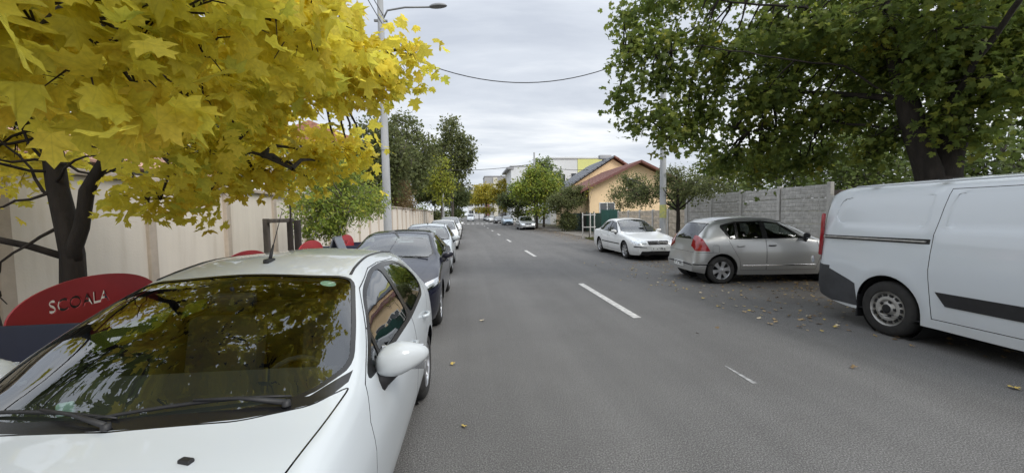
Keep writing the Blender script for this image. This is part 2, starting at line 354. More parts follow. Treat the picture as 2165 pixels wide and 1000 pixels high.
# ------------------------------------------------------------------ left: school wall
M_WALL = mat('cream_render', (0.74, 0.68, 0.60), 0.9, col2=(0.66, 0.60, 0.52), vscale=0.55, bump=0.15, bscale=45, detail=10)
def streaks(m):
    t = m.node_tree; b = t.nodes['Principled BSDF']; src = b.inputs['Base Color'].links[0].from_socket; geo = t.nodes.new('ShaderNodeNewGeometry'); mp = t.nodes.new('ShaderNodeMapping'); mp.inputs['Scale'].default_value = (2.2, 2.2, .22); t.links.new(geo.outputs['Position'], mp.inputs[0])
    n = N(t, 'ShaderNodeTexNoise', i_Scale=1.6, i_Detail=9.0, i_Roughness=.65); t.links.new(mp.outputs[0], n.inputs['Vector'])
    t.links.new(mixc(t, 1.0, src, ramp(t, n.outputs[0], [(.30, (.87, .85, .82)), (.50, (.98, .98, .98)), (.7, (1.04, 1.04, 1.03))]), 'MULTIPLY'), b.inputs['Base Color'])
streaks(M_WALL)
M_PIL = mat('pilaster_render', (0.47, 0.40, 0.33), 0.9, var=0.2, vscale=2.5, bump=0.15, bscale=45, detail=9)
M_TILE = mat('terracotta', (0.42, 0.20, 0.13), 0.85, var=0.4, vscale=6, bump=0.3, bscale=25)
def school_wall():
    root = tag(empty('boundary_wall', (-5.6, 5.0, 0)), 'long cream rendered wall with pilasters behind the school barriers', 'wall')
    pitch = 2.25; me_p = None; me_w = None
    for k in range(-5, 26):
        y = 7.6 + k*pitch - 5.0
        if me_w is None:
            bm = bmesh.new(); box(bm, (0, 0, 1.16), (0.2, pitch-0.004, 2.32)); o = from_bm('wall_panel', bm, M_WALL, root); me_w = o.data
            bm = bmesh.new(); box(bm, (0.11, 0, 1.17), (0.12, 0.17, 2.34), None, 0.01); p = from_bm('pilaster', bm, M_PIL, root); me_p = p.data
            bm = bmesh.new(); box(bm, (0.02, 0, 2.375), (0.34, pitch-0.006, 0.09), None, 0.015); c = from_bm('coping', bm, M_PIL, root); me_c = c.data
        else:
            o = link('wall_panel', me_w, root); p = link('pilaster', me_p, root); c = link('coping', me_c, root)
        o.location = (0.012 if k % 2 else -0.012, y+pitch/2, 0); p.location = (0, y, 0); c.location = (0.001*(k % 3), y+pitch/2, 0)
    return root
school_wall()

# ------------------------------------------------------------------ right: fences
M_GREYC = mat('grey_split_concrete', (0.45, 0.44, 0.42), 0.95, var=0.25, vscale=7, bump=0.35, bscale=26, detail=9)
M_CREAMC = mat('cream_concrete', (0.52, 0.45, 0.36), 0.95, var=0.3, vscale=5, bump=0.6, bscale=22, detail=9)
M_POST = mat('concrete_post', (0.48, 0.47, 0.45), 0.9, var=0.25, vscale=4, bump=0.25)
def stone_panel(name, w, h, m, seed, nx=10):
    """precast panel whose face is a row of irregular raised stones"""
    rg = random.Random(seed); bm = bmesh.new(); box(bm, (0.03, 0, h/2), (0.05, w, h-0.012))
    rows = 3; 
    for r in range(rows):
        y = -w/2+0.02; z0 = 0.02+r*(h-0.05)/rows; z1 = z0+(h-0.05)/rows-0.008
        while y < w/2-0.05:
            ww = min(rg.uniform(0.14, 0.34), w/2-0.02-y); d = rg.uniform(0.004, 0.012)
            a = [bm.verts.new(p) for p in ((0.0048, y, z0), (0.0048, y+ww, z0), (0.0048, y+ww, z1), (0.0048, y, z1))]
            g = min(0.02, ww*0.2)
            b = [bm.verts.new((0.005-d+rg.uniform(-.003, .003), q.co.y+(g if i in (0, 3) else -g), q.co.z+(0.015 if i < 2 else -0.015))) for i, q in enumerate(a)]
            for i in range(4): bm.faces.new((a[i], a[(i+1) % 4], b[(i+1) % 4], b[i]))
            bm.faces.new(b); y += ww+0.008
    bmesh.ops.recalc_face_normals(bm, faces=bm.faces[:]); me = bpy.data.meshes.new(name); bm.to_mesh(me); bm.free(); me.materials.append(m); return me
def panel_fence(x, y0, n, pitch, rows, h, m, label, rows_open=0, name='panel_fence'):
    root = tag(empty(name, (x, y0, 0)), label, 'fence')
    pans = [stone_panel('panel', pitch-0.14, h, m, 7+k) for k in range(4)]
    bm = bmesh.new(); box(bm, (0.02, 0, (rows*h+0.08)/2), (0.13, 0.12, rows*h+0.08), None, 0.01); post = None
    for k in range(n+1):
        if post is None: p = from_bm('post', bm, M_POST, root); post = p.data
        else: p = link('post', post, root)
        p.location = (0, k*pitch, 0)
        if k < n:
            for r in range(rows):
                link('panel', pans[(k*3+r*5) % 4], root, (0.0, (k+0.5)*pitch, 0.03+r*h))
    return root
panel_fence(10.5, 10.6, 4, 1.9, 6, 0.395, M_GREYC, 'tall grey split-stone concrete panel fence behind the silver hatchback')
panel_fence(10.55, 18.4, 5, 1.75, 5, 0.345, M_CREAMC, 'lower cream concrete panel fence behind the white sedan')
M_SHEET = mat('blue_grey_sheet_metal', (0.20, 0.235, 0.28), 0.45, 0.3, var=0.15, vscale=3)
M_GREEN = mat('green_sheet', (0.012, 0.085, 0.065), 0.55, var=0.2, vscale=3)
M_DKGREEN = mat('dark_green_sheet', (0.02, 0.055, 0.04), 0.6, var=0.3, vscale=3)
def corrugated(name, w, h, m, parent, loc, rz, pitch=0.09, depth=0.02):
    bm = bmesh.new(); n = int(w/pitch)*4; prof = (0, 0, 1, 1); a = []; b = []
    for i in range(n+1):
        xx = -w/2+w*i/n; d = depth*prof[i % 4]
        a.append(bm.verts.new((d, xx, 0.05))); b.append(bm.verts.new((d, xx, h)))
    for i in range(n): bm.faces.new((a[i], a[i+1], b[i+1], b[i]))
    bmesh.ops.solidify(bm, geom=bm.faces[:], thickness=0.003)
    return from_bm(name, bm, m, parent, None, loc, (0, 0, rz))
gt = tag(empty('sheet_metal_gate', (10.5, 8.2, 0)), 'blue-grey corrugated sheet metal gate just behind the van', 'gate')
corrugated('gate_leaf', 0.9, 2.15, M_SHEET, gt, (0.0, 1.55, 0), 0)
M_RUST = mat('brown_post', (0.10, 0.075, 0.06), 0.8, var=0.3)
for k, y in enumerate((1.0, 2.14)): boxo('gate_post', (0.04, y, 1.1), (0.14, 0.2, 2.2), M_RUST, gt, 0.01)
boxo('meter_box', (-0.02, 2.2, 1.9), (0.12, 0.26, 0.3), M_POST, gt, 0.015)
gf = tag(empty('green_sheet_fence', (10.6, 29, 0)), 'bright green metal sheet fence beside the cream fence', 'fence')
for k in range(2): boxo('sheet_panel', (0, -0.95+k*1.9, 0.98), (0.04, 1.88, 1.82), M_GREEN, gf, 0.008)
for k in range(3): boxo('post', (0.06, -1.9+k*1.9, 0.98), (0.06, 0.06, 1.96), M_DKGREEN, gf)
df = tag(empty('dark_mesh_fence', (10.7, 38, 0)), 'dark green sheeted fence with black gate further down the street', 'fence')
for k in range(7): boxo('sheet_panel', (0, -6.0+k*2.0, 0.86), (0.04, 1.96, 1.6), M_DKGREEN if k != 2 else M_BLACK, df, 0.008)
for k in range(8): boxo('post', (-0.04, -7.0+k*2.0, 0.9), (0.06, 0.06, 1.8), M_DKGREEN, df)

# ------------------------------------------------------------------ buildings
M_ORANGE = mat('orange_render', (0.80, 0.60, 0.37), 0.9, var=0.1, vscale=1.0, bump=0.1, detail=8)
M_ROOFRED = mat('red_brown_tiles', (0.22, 0.095, 0.075), 0.65, var=0.35, vscale=5)
M_SLATE = mat('grey_slates', (0.155, 0.165, 0.185), 0.6, var=0.3, vscale=6)
M_FASCIA = mat('brown_fascia', (0.16, 0.06, 0.05), 0.6, var=0.2)
M_PANE = mat('window_pane', (0.035, 0.042, 0.05), 0.06, coat=1.0)
M_FRAME = mat('window_frame_white', (0.70, 0.70, 0.68), 0.5)
M_WHITEB = mat('white_render', (0.66, 0.67, 0.68), 0.9, var=0.08, vscale=0.3, detail=8)
M_YELLOWB = mat('yellow_render', (0.66, 0.66, 0.26), 0.9, var=0.08, vscale=0.4)
M_GREYB = mat('grey_render', (0.36, 0.36, 0.37), 0.9, var=0.12, vscale=0.3)
M_BALC = mat('balcony_dark', (0.10, 0.10, 0.115), 0.6, var=0.2)
M_BRICKR = mat('dull_red_render', (0.24, 0.12, 0.11), 0.9, var=0.15, vscale=0.5)
def prism(name, x0, x1, y0, y1, z0, z1, zr, m, parent, xr=None):
    """gabled solid: ridge along y at height zr"""
    xr = (x0+x1)/2 if xr is None else xr
    P = [(x0, z0), (x1, z0), (x1, z1), (xr, zr), (x0, z1)]
    bm = bmesh.new(); a = [bm.verts.new((x, y0, z)) for x, z in P]; b = [bm.verts.new((x, y1, z)) for x, z in P]
    bm.faces.new(a); bm.faces.new(b[::-1])
    for i in range(5): bm.faces.new((a[i], b[i], b[(i+1) % 5], a[(i+1) % 5]))
    bmesh.ops.recalc_face_normals(bm, faces=bm.faces[:]); return from_bm(name, bm, m, parent)
def roof_slope(name, p0, p1, y0, y1, th, m, parent, rows=0):
    """sloping slab from eave (x,z) p0 to ridge p1, with raised tile courses"""
    bm = bmesh.new(); e = Vector((p0[0], 0, p0[1])); r = Vector((p1[0], 0, p1[1])); d = (r-e); nrm = Vector((-d.z, 0, d.x)).normalized()
    if nrm.z < 0: nrm = -nrm
    n = max(rows, 1)
    for k in range(n):
        a = e+d*(k/n); b = e+d*((k+1)/n+0.01); lift = nrm*0.035 if rows else Vector()
        q = [a+nrm*th+lift, b+nrm*th, b, a]
        v0 = [bm.verts.new((p.x, y0, p.z)) for p in q]; v1 = [bm.verts.new((p.x, y1, p.z)) for p in q]
        bm.faces.new(v0); bm.faces.new(v1[::-1])
        for i in range(4): bm.faces.new((v0[i], v1[i], v1[(i+1) % 4], v0[(i+1) % 4]))
    bmesh.ops.recalc_face_normals(bm, faces=bm.faces[:]); return from_bm(name, bm, m, parent)
def window(parent, c, w, h, face='y', mull=1, frame=M_FRAME, depth=0.06):
    """window on a wall facing -y or -x; frame bars and recessed pane"""
    bm = bmesh.new(); t = 0.07 if w > 0.9 else 0.05
    D = (lambda a, d, z: (a, d, z)) if face == 'y' else (lambda a, d, z: (d, a, z))
    for a, z, ww, hh in ((0, h/2-t/2, w, t), (0, -h/2+t/2, w, t), (-w/2+t/2, 0, t, h-2*t-0.004), (w/2-t/2, 0, t, h-2*t-0.004)) + tuple((-w/2+w*(k+1)/(mull+1), 0, t, h-2*t-0.004) for k in range(mull)):
        box(bm, D(a, 0, z), D(ww, depth, hh))
    f = from_bm('window', bm, frame, parent, None, c)
    bm = bmesh.new(); box(bm, (0, 0, 0), D(w-0.02, 0.02, h-0.02)); from_bm('pane', bm, M_PANE, f)
    return f
def house():
    root = tag(empty('orange_house', (15.9, 36, 0)), 'orange house with red-brown gable roof behind the fences', 'house')
    prism('wall', -4.7, 4.7, 0, 9, 0, 3.95, 6.15, M_ORANGE, root)
    for s in (-1, 1):
        rf = roof_slope('roof', (s*5.6, 3.62), (0, 6.28), -0.7, 9.4, 0.14, M_ROOFRED, root, 14)
        roof_slope('fascia', (s*5.64, 3.55), (0, 6.22), -0.76, -0.705, 0.2, M_FASCIA, root)
    window(root, (-0.75, -0.02, 4.35), 0.75, 0.95, 'y', 0); window(root, (-3.0, -0.02, 1.95), 1.5, 1.35, 'y', 1)
    boxo('gutter', (-5.68, 4.3, 3.52), (0.12, 10.1, 0.1), M_FASCIA, root, 0.02)
    boxo('chimney', (3.0, 5, 5.6), (0.6, 0.6, 1.8), M_ROOFRED, root, 0.02)
    r2 = tag(empty('grey_roofed_house', (17.6, 47, 0)), 'taller orange house with grey slate roof rising behind', 'house')
    prism('wall', -5.0, 5.0, 0, 9, 0, 5.0, 8.1, M_ORANGE, r2)
    for s in (-1, 1): roof_slope('roof', (s*6.3, 4.35), (0, 8.3), -0.5, 9.5, 0.16, M_SLATE if s < 0 else M_ROOFRED, r2, 12)
    boxo('chimney', (-0.3, 2.0, 8.6), (1.5, 0.7, 0.5), M_GREYB, r2, 0.05); boxo('chimney_shaft', (-0.3, 2.0, 8.2), (0.5, 0.5, 0.5), M_GREYB, r2)
house()
def block(name, label, c, d, m, wins, parent_extra=None, rz=0.0):
    root = tag(empty(name, c, rz), label, 'building')
    boxo('wall', (0, 0, d[2]/2), d, m, root)
    boxo('parapet', (0, 0, d[2]+0.15), (d[0]+0.3, d[1]+0.3, 0.3), m, root, 0.03)
    for (x, z, w, h) in wins: window(root, (x, -d[1]/2-0.02, z), w, h, 'y', 1 if w > 1 else 0)
    return root
b = block('white_building', 'plain white multi-storey building with blank end wall', (17.3, 102, 0), (13.5, 14, 13.0), M_WHITEB, [(-4.5+3*k, 4.0+3.2*j, 1.2, 1.5) for k in range(2, 4) for j in range(2)])
boxo('roof_slab', (-6.9, 0, 12.6), (1.6, 14.5, 0.4), M_GREYB, b)
b = block('yellow_white_building', 'white building with pale yellow upper wall beyond the orange house', (18.5, 68, 0), (11, 12, 10.2), M_WHITEB, [(-3.6, 6.6, 1.2, 2.6), (-1.7, 7.4, 0.9, 1.2), (-3.6, 3.2, 1.2, 1.8)])
boxo('yellow_wall', (2.2, -6.04, 9.0), (6.5, 0.08, 2.9), M_YELLOWB, b)
b = block('apartment_block', 'grey and cream apartment block with balconies far down the street', (12.0, 158, 0), (10.5, 12, 16.0), M_GREYB, [(-4+2*k, 2.5+3*j, 1.1, 1.5) for k in range(5) for j in range(4)])
for j in range(4):
    boxo('balcony', (3.0, -6.6, 2.2+3.0*j), (4.0, 1.1, 1.1), M_BALC, b, 0.02)
boxo('stair_bay', (-1.2, -6.15, 8), (1.6, 0.28, 15.4), mat('cream_render_far', (0.6, 0.57, 0.5), 0.9), b); boxo('red_bay', (-4.4, -6.1, 6), (1.6, 0.2, 11), M_BRICKR, b)
b = block('low_flats', 'low white flats with dark glazed bands left of the apartment block', (4.4, 185, 0), (8, 10, 15.0), M_WHITEB, [(-2.6+2.6*k, 3+3.4*j, 2.1, 1.6) for k in range(3) for j in range(4)])
b = block('pale_house', 'pale rendered house half hidden behind the left trees', (-15.5, 48, 0), (9, 10, 9.0), mat('pale_render', (0.5, 0.48, 0.46), 0.9, var=0.15, vscale=0.6), [(-2.5+2.5*k, 3+3.0*j, 1.2, 1.5) for k in range(3) for j in range(2)])
prism('roof', -5, 5, -5.6, 5.6, 9.31, 9.4, 11.4, M_TILE, b)
lh = tag(empty('tiled_outbuilding', (-9.5, 9.0, 0)), 'low grey outbuilding with pink tile roof behind the school wall', 'building')
boxo('wall', (0, 0, 1.4), (4, 9, 2.8), M_GREYB, lh)
prism('roof', -2.4, 2.4, -4.8, 4.8, 2.81, 2.86, 3.9, mat('faded_tile', (0.45, 0.26, 0.2), 0.85, var=0.3, vscale=5), lh)

# ------------------------------------------------------------------ vehicles
def cardinal(P, subs, ten=0.36):
    """smooth curve through section points; ends extended"""
    out = [P[0]]; n = len(P)
    for i in range(n-1):
        p1, p2 = P[i], P[i+1]; p0 = P[i-1] if i else P[i]
        p3 = P[i+2] if i+2 < n else Vector((-P[n-2].x, P[n-2].y)) if False else (P[i+2] if i+2 < n else Vector((-P[n-2].x, P[n-2].y)))
        L = (p2-p1).length; m1 = p2-p0; m2 = p3-p1
        m1 = m1.normalized()*L*ten*2 if m1.length > 1e-6 else m1; m2 = m2.normalized()*L*ten*2 if m2.length > 1e-6 else m2
        for k in range(1, subs[i]+1):
            t = k/subs[i]; out.append(p1*(2*t**3-3*t*t+1)+m1*(t**3-2*t*t+t)+p2*(-2*t**3+3*t*t)+m2*(t**3-t*t))
    return out
class Body:
    """half of a car body lofted over stations measured from the front bumper (s), then cut into panels and mirrored"""
    def __init__(S, sp):
        S.sp = sp; S.L = L = sp['L']; S.W2 = sp['W']/2
        zc, zr, xr, zb = (pchip(sp[k]) for k in ('zc', 'zr', 'xr', 'zb'))
        rf, rr = sp.get('rf', 0.55), sp.get('rr', 0.4); kf, kr = sp.get('kf', 0.36), sp.get('kr', 0.26)
        def plan(s):
            f = 1.0
            if s < rf: f -= kf*(1-s/rf)**2.4
            if s > L-rr: f -= kr*(1-(L-s)/rr)**2.4
            return f*S.W2*(1-0.03*abs(2*s/L-1)**2)
        inb = pchip(sp.get('inb', [(0, 0.05), (L, 0.05)]))
        zs = pchip(sp.get('zs', [(0, 0.44), (0.25, 0.58), (0.7, 0.66), (L-0.5, 0.70), (L, 0.45)]))
        zl = pchip(sp.get('zl', [(0, 0.30), (0.4, 0.34), (L-0.4, 0.36), (L, 0.32)]))
        z0 = pchip(sp.get('z0', [(0, 0.21), (0.4, 0.19), (L-0.5, 0.20), (L, 0.27)]))
        st = sorted(set([0.0, .012, .035, .07, .11, .16, .22, .3] + list(np.round(np.arange(.36, L-.30, 0.055), 4)) + [L-.28, L-.22, L-.16, L-.11, L-.07, L-.035, L-.012, L]))
        S.bm = bm = bmesh.new(); S.t = bm.faces.layers.int.new('t'); rows = []
        subs = sp.get('subs', [3, 4, 4, 5, 4, 5])
        for s in st:
            x = plan(s); R_ = xr(s); ZB = zb(s); xb = min(x-inb(s), x-0.004)
            P = [Vector((max(x-sp.get('tuck', 0.07), .1), z0(s))), Vector((x-0.018, zl(s))), Vector((x, zs(s))), Vector((xb, ZB)), Vector((min(R_, xb-0.01), zr(s))), Vector((min(R_, xb-0.01)*0.58, zr(s)+(zc(s)-zr(s))*0.70)), Vector((0, zc(s)))]
            C = cardinal(P, subs)
            C[-1].x = 0.0
            rows.append([bm.verts.new((c.x, L/2-s, c.y)) for c in [Vector((0, z0(s)+0.01))]+C])
        for a, b in zip(rows, rows[1:]):
            for i in range(len(a)-1): bm.faces.new((a[i], b[i], b[i+1], a[i+1]))
        for row, fl in ((rows[0], 0), (rows[-1], 1)):         # flat ends
            y = row[0].co.y; m = len(row); cen = []
            for i in range(1, m-1):
                v = bm.verts.new((0, y+(0.012 if fl == 0 else -0.012), row[i].co.z)); cen.append(v)
            cen = [row[0]]+cen+[row[-1]]
            for i in range(m-1):
                f = [cen[i], row[i], row[i+1], cen[i+1]]; f = [v for k, v in enumerate(f) if v not in f[:k]]
                if len(f) > 2: bm.faces.new(f if fl == 0 else f[::-1])
        bmesh.ops.recalc_face_normals(bm, faces=bm.faces[:])
        c = max(bm.faces, key=lambda f: f.calc_center_median().x)
        if c.normal.x < 0: bmesh.ops.reverse_faces(bm, faces=bm.faces[:])
        S.zc, S.zr, S.xr, S.zb, S.plan = zc, zr, xr, zb, plan
    def co(S, axis, p):
        s = S.L/2-p.y
        return (s, p.z) if axis == 'x' else (p.x, s) if axis == 'z' else (p.x, p.z)
    def cut(S, poly, axis, tagv, filt=None, over=None):
        bm = S.bm; bm.normal_update(); mg = 0.10
        xs = [p[0] for p in poly]; ys = [p[1] for p in poly]; bb = (min(xs)-mg, max(xs)+mg, min(ys)-mg, max(ys)+mg)
        if filt is None:
            filt = {'x': lambda f, c: f.normal.x > 0.12 and c.x > 0.25, 'z': lambda f, c: f.normal.z > 0.08, 'yf': None}.get(axis)
        sub = set()
        for f in bm.faces:
            c = f.calc_center_median(); u, v = S.co(axis, c)
            if bb[0] < u < bb[1] and bb[2] < v < bb[3] and filt(f, c): sub.add(f)
        n = len(poly)
        for i in range(n):
            a, b = Vector(poly[i]), Vector(poly[(i+1) % n]); d = b-a
            if d.length < 1e-6: continue
            nn = Vector((-d.y, d.x)).normalized()
            if axis == 'x': co = Vector((0, S.L/2-a.x, a.y)); no = Vector((0, -nn.x, nn.y))
            elif axis == 'z': co = Vector((a.x, S.L/2-a.y, 0)); no = Vector((nn.x, -nn.y, 0))
            else: co = Vector((a.x, 0, a.y)); no = Vector((nn.x, 0, nn.y))
            lo = (min(a.x, b.x)-.005, max(a.x, b.x)+.005, min(a.y, b.y)-.005, max(a.y, b.y)+.005)
            loc = []
            for f in sub:
                q = [S.co(axis, v.co) for v in f.verts]
                if max(k[0] for k in q) >= lo[0] and min(k[0] for k in q) <= lo[1] and max(k[1] for k in q) >= lo[2] and min(k[1] for k in q) <= lo[3]: loc.append(f)
            g = set(loc)
            for f in loc: g.update(f.verts); g.update(f.edges)
            r = bmesh.ops.bisect_plane(bm, geom=list(g), plane_co=co, plane_no=no, dist=1e-5)
            sub = {f for f in sub if f.is_valid} | {f for f in r['geom'] if isinstance(f, bmesh.types.BMFace) and f.is_valid}
        res = []
        for f in sub:
            if f.is_valid and inpoly(S.co(axis, f.calc_center_median()), poly) and (over is None or f[S.t] in over): f[S.t] = tagv; res.append(f)
        return res
    def gap(S, poly, axis, inner_tag, filt=None, w=0.006, gaptag=1, over=None):
        S.cut(poly, axis, gaptag, filt, over); return S.cut(inset(poly, w), axis, inner_tag, filt, None if over is None else over | {gaptag})
    def seam(S, pts, axis='x', w=0.006, filt=None, tagv=1):
        for a, b in zip(pts, pts[1:]):
            a, b = Vector(a), Vector(b); d = (b-a).normalized(); n = Vector((-d.y, d.x))*w/2
            S.cut([tuple(a-n), tuple(b-n), tuple(b+n), tuple(a+n)], axis, tagv, filt)
def arch(cx, r, zc, n=20, zb=-0.05):
    return [(cx-r, zb)] + [(cx-r*math.cos(math.pi*k/n), zc+r*math.sin(math.pi*k/n)) for k in range(n+1)] + [(cx+r, zb)]
GAP, TRIMT, WS, RW, FD, RD, FG, RG, QG, HL, GR, TL, HOOD, BMP, MLD, TGATE, FOG, DRL = range(1, 19)
def make_wheel(kind, r, rim_r, w):
    """wheel mesh (tyre) plus rim mesh; axis along x, outer face at +x"""
    bm = bmesh.new()
    lathe(bm, [(-w/2+.01, rim_r), (-w/2, r*0.86), (-w/2+.02, r*0.97), (-w*0.3, r), (w*0.3, r), (w/2-.02, r*0.97), (w/2, r*0.86), (w/2-.004, rim_r+.012), (w/2-.018, rim_r)], 'x', 32)
    me = bpy.data.meshes.new('wheel'); bm.to_mesh(me); bm.free(); me.materials.append(M_RUBBER); smooth(me, 40)
    bm = bmesh.new(); o = w/2
    lathe(bm, [(-w/2+.012, rim_r*.99), (o-.075, rim_r*.90), (o-.02, rim_r*.95), (o-.008, rim_r), (o-.020, rim_r*1.012)], 'x', 32)
    if kind == 'steel':
        lathe(bm, [(o-.06, rim_r*.92), (o-.045, rim_r*.78), (o-.02, rim_r*.70), (o-.015, rim_r*.55), (o-.035, rim_r*.42), (o-.02, rim_r*.30), (o+.0, rim_r*.2), (o+.002, 0.001)], 'x', 32)
        for k in range(14):
            a = 2*math.pi*k/14; box(bm, (o-.028, rim_r*.78*math.cos(a), rim_r*.78*math.sin(a)), (0.012, .030, .045), Matrix.Rotation(a, 3, 'X') @ Matrix.Rotation(0, 3, 'Y'), 0, 1)
        for k in range(5):
            a = 2*math.pi*k/5; box(bm, (o-.022, rim_r*.42*math.cos(a), rim_r*.42*math.sin(a)), (0.02, .025, .03), Matrix.Rotation(a, 3, 'X'), 0, 1)
        lathe(bm, [(o-.004, rim_r*.26), (o+.008, rim_r*.2), (o+.010, 0.001)], 'x', 20, 1)
    else:
        ns = {'six': 6, 'five': 5, 'ten': 10, 'cap': 7}[kind]
        lathe(bm, [(o-.07, rim_r*.93), (o-.072, 0.001)], 'x', 32, 1)
        lathe(bm, [(o-.05, rim_r*.24), (o-.012, rim_r*.22), (o-.006, rim_r*.12), (o-.006, 0.001)], 'x', 20)
        wd = {6: .085, 5: .075, 10: .04, 7: .075}[ns]
        for k in range(ns):
            a = 2*math.pi*k/ns+.2; c, s_ = math.cos(a), math.sin(a)
            pts = []
            for rad, hw, off in ((rim_r*.15, wd*.42, o-.012), (rim_r*.55, wd*.40, o-.022), (rim_r*.97, wd*.62, o-.014)):
                pts.append([(off, rad*c-hw*s_, rad*s_+hw*c), (off, rad*c+hw*s_, rad*s_-hw*c), (off-.035, rad*c+hw*.8*s_, rad*s_-hw*.8*c), (off-.035, rad*c-hw*.8*s_, rad*s_+hw*.8*c)])
            V = [[bm.verts.new(p) for p in q] for q in pts]
            for A, B in zip(V, V[1:]):
                for i in range(4): bm.faces.new((A[i], A[(i+1) % 4], B[(i+1) % 4], B[i]))
    bmesh.ops.recalc_face_normals(bm, faces=bm.faces[:])
    mr = bpy.data.meshes.new('rim'); bm.to_mesh(mr); bm.free(); mr.materials.append(M_STEEL if kind == 'steel' else M_ALLOY); mr.materials.append(M_WELL); smooth(mr, 35)
    return me, mr
def finish_car(B, name, paint_m, lining=True):
    """mirror the half body, split it by tag into parts under one Empty"""
    bm = B.bm; T = B.t; sp = B.sp; L = B.L
    bmesh.ops.delete(bm, geom=[f for f in bm.faces if f[T] == -1], context='FACES')
    # sink panel gaps a little
    gv = {v for f in bm.faces if f[T] == GAP for v in f.verts if all(g[T] == GAP for g in v.link_faces)}
    for v in gv: v.co -= v.normal*0.006
    d = bmesh.ops.duplicate(bm, geom=bm.verts[:]+bm.edges[:]+bm.faces[:])
    nf = [g for g in d['geom'] if isinstance(g, bmesh.types.BMFace)]
    for g in d['geom']:
        if isinstance(g, bmesh.types.BMVert): g.co.x = -g.co.x
    bmesh.ops.reverse_faces(bm, faces=nf)
    bmesh.ops.remove_doubles(bm, verts=[v for v in bm.verts if abs(v.co.x) < 2e-4], dist=4e-4)
    bm.normal_update()
    root = empty(name)
    def part(pname, tags, mats, parent=root, side=0, off=0.0, mi=None, sm=32, thick=0.0):
        sel = [f for f in bm.faces if f[T] in tags and (side == 0 or f.calc_center_median().x*side > 0)]
        if not sel: return None
        nb = bmesh.new(); vm = {}
        for f in sel:
            vs = []
            for v in f.verts:
                if v not in vm: vm[v] = nb.verts.new(v.co+v.normal*off)
                vs.append(vm[v])
            try: g = nb.faces.new(vs)
            except ValueError: continue
            g.material_index = (mi(f) if mi else 0)
        return from_bm(pname, nb, mats, parent, sm)
    bottom = lambda f: 1 if f[T] in (GAP, TRIMT) or f.normal.z < -0.8 else 0
    body = part('body', (0, GAP, TRIMT), [paint_m, M_TRIM], mi=bottom)
    part('bonnet', (HOOD,), [paint_m])
    ws = part('windscreen', (WS,), [M_GLASS], off=-0.004)
    rw = part('rear_window', (RW,), [sp.get('rglass', M_GLASS2)], off=-0.004)
    part('tailgate', (TGATE,), [paint_m]); part('bumper', (BMP,), [sp.get('bmpm', M_BLACK)], off=0.004)
    part('grille', (GR,), [M_TRIM], off=-0.006)
    for sd in (1, -1):
        fd = part('door', (FD,), [paint_m], side=sd); rd = part('door', (RD,), [paint_m], side=sd)
        part('side_window', (FG,), [M_GLASS2], fd or root, sd, -0.004); part('side_window', (RG,), [sp.get('sglass', M_GLASS2)], rd or root, sd, -0.004)
        part('quarter_window', (QG,), [sp.get('sglass', M_GLASS2)], root, sd, -0.004)
        part('headlight', (HL,), [M_LAMP], side=sd, off=0.003); part('daylight_strip', (DRL,), [M_CHROME], side=sd, off=0.004)
        part('tail_light', (TL,), [M_RED], side=sd, off=0.004); part('fog_light', (FOG,), [M_TRIM], side=sd)
        part('moulding', (MLD,), [M_BLACK], side=sd, off=0.008)
        B.doors = getattr(B, 'doors', {}); B.doors[sd] = (fd, rd)
    if lining:
        # the trimmed inside of the shell: everything but the glass, 25 mm in
        part('lining', tuple(t for t in range(-1, 20) if t not in (WS, RW, FG, RG, QG)), [M_LINING], off=-0.03)
    bm.free()
    # wheel wells and wheels
    me, mr = make_wheel(sp['rim'], sp['r'], sp['rim_r'], sp.get('tw', 0.2)); tr = sp['W']/2-sp.get('tw', 0.2)/2-sp.get('wheel_in', 0.035)
    wb = bmesh.new(); lathe(wb, [(-0.30, sp['ar']+.012), (0.20, sp['ar']+.012)], 'x', 28); lathe(wb, [(-0.30, sp['ar']+.012), (-0.301, .01)], 'x', 28)
    wm = bpy.data.meshes.new('wheel_well'); wb.to_mesh(wm); wb.free(); wm.materials.append(M_WELL)
    for s in sp['axles']:
        for sd in (1, -1):
            wh = link('wheel', me, root, (sd*tr, L/2-s, sp['r']), (0, 0, 0 if sd > 0 else math.pi)); link('rim', mr, wh)
            ww = link('wheel_well', wm, root, (sd*(sp['W']/2-0.30), L/2-s, sp['r']+0.02), (0, 0, 0 if sd > 0 else math.pi))
    return root
